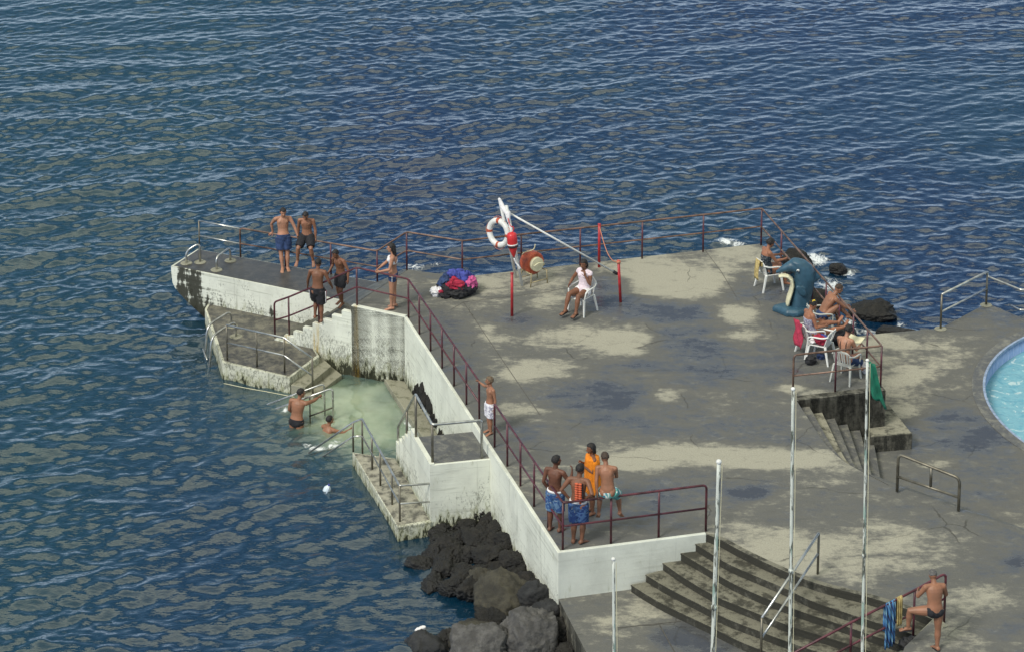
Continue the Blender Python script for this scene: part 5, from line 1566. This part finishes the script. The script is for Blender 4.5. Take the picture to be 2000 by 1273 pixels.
# 5 girl holding the rail
rA = lambda px: onseg(head(d2), head(cnr), px) + V((0, 0, .03))
f = Fig('long haired girl in white bikini top and blue shorts holding the stair railing', 1.66, R(176), 'M', U(768, 602),
    dict(spine=(.02, 0, 1), chest=(-.06, 0, 1), legL=((.06, .02, -1), (.02, 0, -1)), legR=((-.02, -.02, -1), (-.04, 0, -1)),
         armL=('ik', rA(742), (-.2, .3, -.8)), armR=('ik', rA(736) + V((0, .05, 0)), (-.2, -.2, -.8)), look=(1, .05, -.2)), 'skin_fair', 'hair', 'long', .95, True)
o_ = f.shorts('navy', .30, .010, .008, .16)
b = MB(); p_ = f.J['hipL'] + f.hl * .070 * f.H
for sgn in (1, -1):
    p_ = f.J['hip' + ('L' if sgn > 0 else 'R')] + f.hl * (.060 * f.H + .010) * sgn
    b = MB(); b.capsule([p_ + f.sp * .06, p_ - V((0, 0, .10))], [.010, .010], 6); b.build('side_stripe', M['whitecloth'], o_, smooth=True)
f.top('whitecloth', .6, .80, .008, 'bikini_top', folds=.002)
# 6 boy standing in the bay
f = Fig('boy in black trunks standing in the water holding the slanting handrail', 1.62, R(62), 'pel', U(579, 822, WATER + .12),
    dict(spine=(.12, -.04, 1), chest=(.12, -.1, 1), shl=(-.2, 1, .1), armR=('ik', U(626, 773, WATER + .55), (.1, -.3, -.8)), armL=((.1, .3, -.9), (.6, -.2, -.6)), look=(.85, -.6, -.2)), 'skin_tan', 'hair', girth=1.08)
f.briefs('black', 'swim_trunks', .2)
# 7 swimmer
f = Fig('dark haired swimmer with only head and shoulders above the water of the bay', 1.5, R(50), 'pel', U(636, 872, WATER - .36),
    dict(spine=(.25, 0, .9), chest=(.2, 0, 1), armL=((.6, .5, -.3), (.9, -.1, -.1)), armR=((.6, -.6, -.25), (.95, .1, .0)), look=(1, -.2, -.05)), 'skin_tan', 'hair')
f.briefs('navy', 'swim_trunks')
# 8 little boy at the gap of the railing
f = Fig('small fair haired boy in white patterned shorts at the gap in the long railing', 1.27, R(205), 'M', U(957, 845),
    dict(spine=(-.05, 0, 1), legL=((.06, .03, -1), (0, 0, -1)), legR=((.0, -.03, -1), (-.05, 0, -1)),
         armR=('ik', head(gA) + V((.01, 0, -.02)), (-.2, -.5, -.6)), armL=((-.1, .25, -1), (.15, .1, -1)), look=(.9, -.5, -.1)), 'skin_tan', 'lighthair', child=True)
f.shorts('p_white', .86, .016, .02)
# 9 woman sitting in white
cl9 = U(1137, 609); yw9 = R(-128)
make_chair(cl9, yw9, 'white plastic chair under the woman in white by the red post', M['plastic'])
Rm9 = Matrix.Rotation(yw9, 3, 'Z')
f = Fig('woman in white top and shorts sitting in the middle with a hand at her mouth', 1.64, yw9, 'pel', cl9 + Rm9 @ V((-.05, 0, .53)),
    dict(spine=(-.20, 0, 1), chest=(-.02, 0, 1), legL=((.95, .10, .02), (.28, .02, -1), (1, .05, -.1)), legR=((.95, -.12, .0), (.40, 0, -1), (1, -.1, -.1)),
         armL=((.35, .25, -.85), (.25, -.42, .9), (.1, -.2, .9)), armR=('ik', cl9 + Rm9 @ V((.16, -.27, .70)), (-.3, -.5, -.4)), look=(1, .05, -.22)), 'skin_brown', 'hair', 'bob', 1.08, True)
f.top('pinkwhite', .0, .99, .014, 'top', .15); f.shorts('whitecloth', .30, .016, .01, .1); f.sandals()
# 10 boy with the raised hand
f = Fig('boy in blue flowered shorts raising one hand, standing at the wall railing', 1.60, R(62), 'M', U(1084, 1036),
    dict(spine=(-.02, 0, 1), legL=((.0, .04, -1), (-.02, .02, -1)), legR=((.06, -.04, -1), (.0, 0, -1)), armR=((.25, -.45, -.85), (.30, -.05, 1), (.3, .2, .9)), armL=((-.15, .22, -1), (.35, -.2, -.7)),
         look=(.9, -.55, -.05)), 'skin_dark', 'hair')
f.shorts('p_blue', .98, .014, .016, .12, band='whitecloth')
# 11 boy with the orange vest
fr_ = lambda px: onseg(head(cB), head(eB), px) + V((0, 0, .03))
f = Fig('boy wearing an orange foam vest on his back at the near railing', 1.64, R(72), 'M', U(1128, 1060),
    dict(spine=(.04, 0, 1), legL=((.02, .0, -1), (-.05, .02, -1)), legR=((.10, -.02, -1), (-.10, .05, -1), (1, -.5, -.1)),
         armL=((-.25, .55, -.8), (.25, -.5, -.7)), armR=('ik', fr_(1146) + V((0, .03, 0)), (-.5, -.5, .1)), look=(.9, -.4, -.15)), 'skin_brown', 'hair', girth=1.04)
f.shorts('p_blue2', .98, .015, .018, .12, band='whitecloth')
b = MB(); H_ = f.H; fb = f.sl.cross(f.ch).normalized()
for k in (0, 1):
    for i in range(9):
        c = f.J['neck'] - f.ch * (.045 + .030 * i) * H_ - fb * (.078 - .014 * (i / 8)) * H_ + f.sl * (.004 - .044 * k) * H_
        b.ell(c, f.sl * .025 * H_, fb * .018 * H_, f.ch * .0165 * H_, 8, 6)
vo = b.build('foam_vest', M['vest'], f.root, smooth=True)
b = MB(); b.capsule([f.J['neck'] - f.ch * .04 * H_ - fb * .06 * H_ - f.sl * .06 * H_, f.J['neck'] - f.ch * .18 * H_ - fb * .062 * H_ - f.sl * .075 * H_, f.J['neck'] - f.ch * .30 * H_ - fb * .055 * H_ - f.sl * .07 * H_], [.012, .014, .012], 8); b.build('vest_strap', M['black'], vo)
# 12 girl wrapped in an orange towel
f = Fig('girl wrapped in a bright orange towel behind the two boys at the corner', 1.50, R(192), 'M', U(1156, 1001),
    dict(spine=(0, 0, 1), legL=((.05, .02, -1), (0, 0, -1)), legR=((-.02, -.03, -1), (.02, 0, -1)), armL=((.2, .15, -1), (.7, -.4, .5)), armR=((.2, -.15, -1), (.7, .4, .5)), look=(1, .15, -.15)), 'skin_brown', 'hair', 'bob', .95, True)
J = f.J; b = MB(); rings = []
for t_, hw, hd in ((1.04, .05, .05), (.97, .132, .092), (.85, .150, .100), (.6, .152, .102), (.3, .146, .102), (0, .146, .104), (-.25, .150, .106), (-.50, .152, .108), (-.62, .150, .106)):
    c = J['pel'].lerp(J['neck'], t_ / 1.05); rings.append(f.ring(c, f.W((1, 0, 0)), f.W((0, 1, 0)), hw * f.H, hd * f.H, 32))
b.loft(rings)
b.build('towel', M['orangetowel'], f.root, voxel=.012, smooth=True, smooth_it=1, disp=lambda c: c + V((noise.noise(V((c.x * 16, c.y * 16, c.z * 2))), noise.noise(V((c.x * 16 + 9, c.y * 16, c.z * 2))), 0)) * .028)
# 13 boy sitting on the near railing
f = Fig('boy in green and white shorts sitting on the near railing with his back turned', 1.55, R(80), 'pel', fr_(1187) + V((0, .03, .085)),
    dict(spine=(.10, .05, 1), chest=(.22, .12, 1), legL=((.72, .28, -.62), (-.18, .05, -1), (.8, .2, -.6)), legR=((.75, -.22, -.55), (-.05, -.12, -1), (.8, -.2, -.6)),
         armL=('ik', fr_(1166), (-.5, .6, .1)), armR=((.5, -.05, -.85), (.75, .15, -.4)), look=(.85, .5, -.35)), 'skin_tan', 'brownhair')
f.shorts('p_green', .85, .018, .02, .06)
# 14 woman on the chair by the dolphin
cl14 = U(1503, 563); yw14 = R(20); Rm14 = Matrix.Rotation(yw14, 3, 'Z')
make_chair(cl14, yw14, 'white plastic chair left of the dolphin with a yellow towel on its back', M['plastic'])
f = Fig('curly haired woman in a dark swimsuit sitting beside the dolphin', 1.62, yw14, 'pel', cl14 + Rm14 @ V((-.07, 0, .53)),
    dict(spine=(-.22, 0, 1), chest=(.10, 0, 1), legL=((1, .10, .02), (.2, 0, -1)), legR=((1, -.12, .05), (.1, 0, -1)), armL=((.55, .1, -.75), (.95, -.1, .05)), armR=((.55, -.12, -.75), (.95, .12, .05)), look=(1, 0, -.5)), 'skin_red', 'hair', 'curly', 1.14, True)
f.briefs('p_dot', 'swimsuit', .80)
b = MB(); T9 = lambda x, y, z: cl14 + Rm14 @ V((x, y, z)); rows = []
for i in range(12):
    s_ = i / 11; L_ = -.30 + s_ * .85
    if L_ < 0: p_ = (-.30 + .0 * L_, .83 + L_ * .55)
    else: p_ = (-.375 - .02 * math.sin(L_ * 4), .845 - L_ * .95)
    rows.append([T9(p_[0] - .012 + .012 * math.sin(j * 2.1 + i * .5), -.19 + .22 * j / 6, p_[1]) for j in range(7)])
b.loft(rows, cap=False, closed=False); tag(b.build('towel', M['ochretowel'], smooth=True, solid=.012), 'yellow and orange towel hung over the back of the chair by the dolphin', 'towel')
# 15 woman with her feet on the railing
cl15 = U(1585, 690); yw15 = R(20); Rm15 = Matrix.Rotation(yw15, 3, 'Z')
make_chair(cl15, yw15, 'white plastic chair under the woman with the flower in her hair', M['plastic'])
f = Fig('woman with a yellow flower in her hair reclining with one leg stretched to the railing', 1.66, yw15, 'pel', cl15 + Rm15 @ V((-.02, 0, .53)),
    dict(spine=(-.30, 0, 1), chest=(.02, 0, 1), legL=((.95, .1, .30), (.95, .05, -.12), (.4, 0, .9)), legR=((.98, -.05, .06), (.99, .0, .12), (.3, 0, 1)),
         armL=((.3, .25, -.9), (.9, -.2, -.1)), armR=((.25, -.2, -.95), (.93, .12, -.05)), look=(1, .1, -.55)), 'skin_red', 'hair', 'bun', 1.05, True)
f.briefs('p_swim', 'swimsuit', .85)
b = MB(); hd = f.J['head'] + f.up * .045 * f.H - f.look * .03 * f.H - f.side * .02 * f.H
for k in range(6):
    a = k * 1.047; b.ell(hd + (f.up * math.cos(a) + f.look * math.sin(a)) * .03, f.up * .022, f.look * .022, f.side * .016, 8, 6)
b.build('hair_flower', M['flower'], f.root, smooth=True)
b = MB(); rows = []
T9 = lambda x, y, z: cl15 + Rm15 @ V((x, y, z))
for i in range(10):
    s_ = i / 9; rows.append([T9(-.385 - .03 * math.sin(i * .9 + j), -.25 + .40 * j / 8, .88 - .62 * s_) for j in range(9)])
b.loft(rows, cap=False, closed=False); tag(b.build('towel', M['redtowel'], smooth=True, solid=.014), 'crimson towel hanging on the back of the reclining woman\'s chair', 'towel')
# 16 man beyond her, leaning to his foot
cl16 = U(1602, 656); yw16 = R(14); Rm16 = Matrix.Rotation(yw16, 3, 'Z')
make_chair(cl16, yw16, 'grey white plastic chair half hidden behind the reclining woman', M['greyplastic'])
f = Fig('short haired man leaning forward over his raised knee behind the reclining woman', 1.70, yw16, 'pel', cl16 + Rm16 @ V((.05, 0, .54)),
    dict(spine=(.35, 0, 1), chest=(.65, 0, .8), legL=((.9, .1, -.05), (.2, 0, -1)), legR=((.80, -.08, .55), (.70, 0, -.72), (.9, 0, -.4)),
         armL=((.7, .1, -.7), (.85, -.1, -.5)), armR=((.75, -.12, -.65), (.85, .1, -.5)), look=(1, 0, -.5)), 'skin_tan', 'brownhair', 'crop', 1.02)
f.briefs('navy', 'swim_trunks', .2)
# empty chair with bags
cle = U(1602, 703); ywe = R(-160); Rme = Matrix.Rotation(R(150), 3, 'Z')
make_chair(cle, R(150), 'empty white plastic chair with openwork back, loaded with red and blue towels', M['plastic'], style=1)
Te = lambda x, y, z: cle + Rme @ V((x, y, z))
blob('towel', M['crimson'], Te(-.02, .10, .56), (.15, 0, -.03), (0, .13, 0), (0, 0, .10), 21, .04, 'folded red towel lying on the empty white chair', 'towel', 'bathing things on the empty chair')
blob('towel', M['royal'], Te(.02, -.10, .52), (.15, 0, 0), (0, .11, 0), (0, 0, .07), 22, .03, 'folded blue towel lying on the empty white chair', 'towel', 'bathing things on the empty chair')
blob('towel', M['whitecloth'], Te(.14, .10, .49), (.10, 0, 0), (0, .12, 0), (0, 0, .05), 23, .03, 'white towel at the front edge of the empty chair', 'towel', 'bathing things on the empty chair')
blob('bag', M['tyre'], U(1583, 711) + V((0, 0, .10)), (.14, 0, 0), (0, .10, 0), (0, 0, .10), 24, .03, 'small black bag on the ground under the empty chair', 'bag')
blob('bag', M['black'], U(1638, 672) + V((0, 0, .16)), (.20, 0, 0), (0, .16, 0), (0, 0, .16), 25, .05, 'black beach bag on the ground between the chairs and railing', 'bag')
blob('bag', M['bluepants'], U(1604, 704) + V((0, .1, .07)), (.10, 0, 0), (0, .08, 0), (0, 0, .07), 26, .03, 'small dark blue bag on the ground under the empty chair', 'bag')
# 17 reading woman, back to us
cl17 = U(1652, 741); yw17 = R(55); Rm17 = Matrix.Rotation(yw17, 3, 'Z')
make_chair(cl17, yw17, 'grey white plastic chair under the reading woman at the end railing', M['greyplastic'])
f = Fig('woman in blue trousers reading in a chair at the end railing, back turned', 1.62, yw17, 'pel', cl17 + Rm17 @ V((-.06, 0, .53)),
    dict(spine=(-.18, 0, 1), chest=(.12, 0, 1), legL=((.95, .15, .06), (.15, 0, -1)), legR=((.95, -.16, .02), (.2, 0, -1)), armL=((.45, .15, -.85), (.75, -.3, .2)), armR=((.45, -.2, -.85), (.85, .1, .1)), look=(1, -.15, -.6)), 'skin_fair', 'hair', 'curly', 1.02, True)
f.shorts('bluepants', 1.55, .014, .008, .1, 'trousers')
for k in (1, -1):
    b = MB(); fb = f.sl.cross(f.ch).normalized(); H_ = f.H
    b.tube([f.J['neck'] + f.sl * .05 * H_ * k + f.ch * .02 * H_, f.J['neck'] - f.ch * .08 * H_ - fb * .075 * H_ + f.sl * .045 * H_ * k, f.J['neck'] - f.ch * .2 * H_ - fb * .066 * H_ + f.sl * .04 * H_ * k], .008, 6); b.build('strap', M['black'], f.root)
bk = (f.J['wriL'] + f.J['wriR']) / 2 + V((.04, .0, .07))
rb_ = thing('book', bk, 'open pale magazine held by the reading woman', 'book')
u_ = Rm17 @ V((0, 1, 0)); w_ = Rm17 @ V((.8, 0, .25))
for k in (1, -1):
    b = MB(); p0_, p1_ = bk - w_ * .13, bk + w_ * .13; e_ = u_ * .18 * k + V((0, 0, .03))
    th_ = V((0, 0, .012)); b.loft([[p0_, p1_, p1_ + e_, p0_ + e_], [p0_ + th_, p1_ + th_, p1_ + e_ + th_, p0_ + e_ + th_]]); b.build('page', M['cream'], rb_)
blob('bag', M['whitecloth'], U(1690, 728) + V((0, 0, .14)), (.10, 0, 0), (0, .1, 0), (0, 0, .14), 27, .03, 'white cloth bag beside the reading woman at the railing', 'bag')
# 18 man at the lower right
mid_ = [zup(p, .46) for p in mp]
ff = onseg(mid_[0], mid_[1], 1790) if True else None
f = Fig('tanned grey haired man in black briefs with one foot up on the railing', 1.50, R(100), 'R', U(1830, 1268),
    dict(spine=(.06, -.02, 1), chest=(.22, -.02, 1), legR=((.0, -.02, -1), (-.06, .03, -1), (.9, .25, -.1)), legL=((.35, .95, -.10), (.10, .02, -1), (.3, .95, -.15)), hipl=(-.05, 1, .1), shl=(0, 1, 0),
         armL=((.35, .42, -.85), (.75, -.25, -.1)), armR=((.3, -.35, -.85), (.80, .15, .05)), look=(1, .1, -.45)), 'skin_tan', 'greyhair', 'crop', 1.1)
f.briefs('black', 'swim_briefs', .12); f.sandals()
# towels over that rail and a bag
tr = [zup(p, .93) for p in mp]
def rail_towel(px0, px1, L1_, L2_, mat, label):
    a, c = onseg(tr[1], tr[2], px0), onseg(tr[1], tr[2], px1)
    if (proj(tr[2])[0] > px0): a = onseg(tr[2], tr[3], px0)
    if (proj(tr[2])[0] > px1): c = onseg(tr[2], tr[3], px1)
    nrm_ = V((-(c - a).y, (c - a).x, 0)).normalized()
    if nrm_.y > 0: nrm_ = -nrm_
    b = MB(); rows = []; uv = []
    for i in range(16):
        s_ = -L2_ + (L1_ + L2_) * i / 15
        row = []
        for j in range(15):
            p = a.lerp(c, j / 14) + V((0, 0, .032))
            k = min(1, abs(s_) / .06)
            fold = .030 * math.sin(j * 1.35) * min(1, abs(s_) * 3)
            p = p + nrm_ * (.035 * k * (1 if s_ > 0 else -1) + fold) - V((0, 0, max(0, abs(s_) - .03)))
            row.append(p)
        rows.append(row)
    b.loft(rows, cap=False, closed=False)
    o_ = b.build('towel', mat, smooth=True)
    uvl = o_.data.uv_layers.new(name='UVMap')
    co = [v.co for v in o_.data.vertices]; ax = (c - a); l2 = ax.length_squared
    for lp_ in o_.data.loops: uvl.data[lp_.index].uv = ((co[lp_.vertex_index] - a).dot(ax) / l2, co[lp_.vertex_index].z)
    md = o_.modifiers.new('s', 'SOLIDIFY'); md.thickness = .01
    tag(o_, label, 'towel', 'towels hung on the railing beside the man')
rail_towel(1728, 1748, .95, .6, M['towel_blue'], 'blue striped towel hung over the railing beside the man')
rail_towel(1751, 1761, .60, .5, M['ochretowel'], 'yellow towel hung over the railing beside a blue striped one')
blob('bag', M['tyre'], U(1765, 1268, -.36) + V((.12, 0, .13)), (.22, 0, 0), (0, .14, 0), (0, 0, .12), 31, .04, 'black bag at the foot of the towels by the railing', 'bag')

# ------------------------------------------------------------------ rocks
def rock(c, ax, mat, seed, label, cat='rock', group=None, sub=5, amp=.34, flat=.72):
    ax = tuple(x * .74 for x in ax)
    bm = bmesh.new(); bmesh.ops.create_icosphere(bm, subdivisions=sub, radius=1)
    off = V((seed * 3.17, seed * 1.91, seed * .77))
    rz = Matrix.Rotation(seed * 1.3, 3, 'Z')
    for v in bm.verts:
        d = v.co.normalized()
        cell = noise.cell_vector(d * 1.6 + off)
        r_ = 1 + amp * noise.noise(d * 1.2 + off) + amp * .5 * abs(noise.noise(d * 2.7 + off)) + amp * .28 * noise.noise(d * 6 + off) + amp * .22 * abs(noise.noise(d * 11 + off)) + amp * .12 * noise.noise(d * 24 + off)
        for k in range(13):   # chopped faces
            n_ = noise.noise_vector(off + V((k * 5.1, k * 2.3, k))).normalized(); h_ = d.dot(n_) * r_
            if h_ > flat: r_ *= 1 - (h_ - flat) / h_ * .80
        r_ += amp * (.20 * noise.noise(d * 5 + off) + .16 * abs(noise.noise(d * 10 + off)) + .10 * noise.noise(d * 21 + off))
        q = d * r_; v.co = V((q.x * ax[0], q.y * ax[1], q.z * ax[2]))
        v.co = rz @ v.co
    me = bpy.data.meshes.new('rock'); bm.to_mesh(me); bm.free()
    for p in me.polygons: p.use_smooth = True
    me.materials.append(mat)
    o_ = bpy.data.objects.new('rock', me); COL.objects.link(o_); o_.location = c
    tag(o_, label, cat, group); return o_
def rk(px, py, z, ax, *a, **k):
    if k.get('group', '').startswith('big'): ax = tuple(x * 1.32 for x in ax)
    return rock(U(px, py, z), ax, *a, **k)
GR = 'big boulders under the lower paving'
rk(1036, 1252, -1.5, (.72, .66, .62), M['rockgrey'], 1, 'large pale grey boulder at the bottom edge, right of its neighbours', group=GR)
rk(938, 1278, -1.6, (.66, .6, .55), M['rockgrey'], 2.4, 'pale grey boulder cut by the bottom edge between two dark ones', group=GR)
rk(922, 1248, -1.75, (.58, .5, .42), M['rockbrown'], 3.2, 'dark brown flat topped boulder standing in the water at the bottom', group=GR)
rk(828, 1270, -1.9, (.55, .5, .42), M['rockdark'], 4.5, 'dark wet boulder furthest left at the bottom edge', group=GR)
rk(990, 1185, -1.7, (.78, .85, .75), M['rockbrown'], 5.1, 'broad mossy brown boulder below the long white wall', group=GR)
rk(1066, 1205, -1.45, (.42, .45, .45), M['rockdark'], 6.6, 'dark grey boulder touching the edge of the lower paving', group=GR)
rk(948, 1150, -1.75, (.42, .45, .45), M['rockbrown'], 7.7, 'small brown boulder with yellow lichen near the black rubble', group=GR)
rk(1040, 1165, -1.3, (.35, .4, .35), M['rockdark'], 8.3, 'grey boulder against the base of the white corner wall', group=GR)
rk(1096, 1245, -1.75, (.40, .5, .42), M['rockblack'], 9.2, 'black boulder in the gap beside the lower paving edge', group=GR)
rk(1012, 1222, -2.0, (.5, .5, .4), M['rockdark'], 9.9, 'dark boulder wedged between the two pale grey ones', group=GR)
random.seed(5)
heap = [(862, 1040), (880, 1075), (850, 1085), (842, 1120), (868, 1115), (900, 1050), (915, 1085), (905, 1120), (880, 1150), (930, 1125), (935, 1060), (955, 1090), (945, 1030), (965, 1055), (915, 1030), (895, 1030), (960, 1010), (975, 1035), (950, 985), (968, 1000), (985, 1075), (975, 1110), (1000, 1100), (1010, 1130), (985, 1145), (960, 1130), (1020, 1105), (925, 1150), (855, 1060), (870, 1098), (890, 1098), (900, 1140), (995, 1060), (1030, 1140), (935, 1000), (830, 1105), (845, 1145), (1045, 1150), (866, 1058), (1000, 1120), (1060, 1180), (1085, 1215), (1105, 1270), (1090, 1235), (1115, 1300), (960, 1215), (985, 1250), (1060, 1225), (870, 1250), (1020, 1150)]
protos = []
for i, (px, py) in enumerate(heap):
    tA_ = max(0, min(1, (px - 830) / 170)); z = -1.93 + .42 * tA_ + random.uniform(-.05, .1)
    sz = random.uniform(.32, .52)
    if i < 7:
        o_ = rock(U(px, py, z), (sz * 1.15, sz, sz * .85), M['rockblack'], 20 + i * 1.37, 'jagged black lava rock in the rubble heap under the white landing', group='black lava rubble under the landing', sub=5, amp=.62, flat=.6)
        protos.append((o_, sz))
    else:
        src, s0_ = protos[i % 7]; o_ = src.copy(); COL.objects.link(o_); o_.location = U(px, py, z)
        k = sz / s0_; o_.scale = (k, k * random.uniform(.85, 1.15), k); o_.rotation_euler = (random.uniform(-.4, .4), random.uniform(-.4, .4), random.uniform(0, 6.28))
GS = 'black rocks in the surf beyond the platform'
rk(1702, 612, -1.7, (.78, .62, .42), M['rockblack'], 41, 'biggest black rock in the surf, next to the terrace', group=GS)
rk(1640, 527, -1.75, (.40, .34, .28), M['rockblack'], 42.5, 'small black rock in the surf, farthest right of the dolphin', group=GS)
rk(1555, 508, -1.6, (.62, .55, .5), M['rockblack'], 43.3, 'black rock in the surf beyond the dolphin head', group=GS)
rk(1592, 590, -1.55, (.55, .55, .45), M['rockblack'], 44.1, 'black rock close under the railing beside the dolphin', group=GS)
rk(1745, 650, -1.72, (.75, .3, .28), M['rockdark'], 45.7, 'flat dark rock along the far edge of the terrace', group=GS)
rk(1650, 650, -1.7, (.5, .4, .3), M['rockdark'], 46.4, 'dark rock in the foam behind the reclining woman', group=GS)
# broken dark base eaten into the long wall at the ledge
random.seed(3)
for i in range(13):
    u_ = i / 12; p = A0 + dirA * (1.35 + 2.5 * u_ + random.uniform(-.05, .05)) + nA * random.uniform(.0, .06)
    sz = (.16 + .16 * math.sin(math.pi * min(1, u_ * 1.4 + .15))) * random.uniform(.8, 1.3)
    o_ = rock(V((p.x, p.y, -1.62 + sz * .9 + random.uniform(0, .22) * (1 - u_))), (sz * .35, sz * .9, sz * 1.1), M['rockblack'], 50 + i * 1.7, 'dark jagged rock showing at the foot of the long wall beside the ledge', group='dark rocks at the foot of the long wall', amp=.75, flat=.55, sub=4)
# ------------------------------------------------------------------ things adrift
jc = U(638, 957, WATER)
rj_ = thing('plastic_jug', jc, 'pale plastic jug floating on the sea left of the walkway', 'jug')
b = MB(); ja = V((.3, -.1, .8)).normalized(); b.tube([jc + ja * s_ for s_ in (-.13, -.115, 0, .07, .11, .14)], [.045, .085, .088, .08, .045, .028], 14); b.build('body', M['jug'], rj_, smooth=True)
b = MB(); b.tube([jc + ja * .14, jc + ja * .17], .026, 10); b.build('cap', M['royal'], rj_)
b = MB(); u_, w_ = frame_of(ja); b.tube(catmull([jc + ja * .14 - u_ * .06, jc + ja * .17 - u_ * .14, jc + ja * .02 - u_ * .15, jc + ja * .0 - u_ * .11], 4), .014, 6); b.build('handle', M['jug'], rj_, smooth=True)
blob('plastic_bag', M['whitecloth'], U(822, 1230, WATER) + V((0, 0, .03)), (.11, .05, 0), (0, .05, 0), (0, 0, .05), 33, .03, 'small white scrap of plastic floating near the boulders', 'litter')
pts = [U(437, 748, WATER + .05), U(480, 757, WATER + .05), U(530, 766, WATER + .04), U(575, 775, WATER + .06)]
b = MB(); b.tube(catmull(pts, 6), .008, 6); tag(b.build('mooring_line', M['cream'], smooth=True), 'thin pale line floating along the foot of the left landing', 'rope')

for o_ in bpy.data.objects:
    if '_loc' in o_: del o_['_loc']
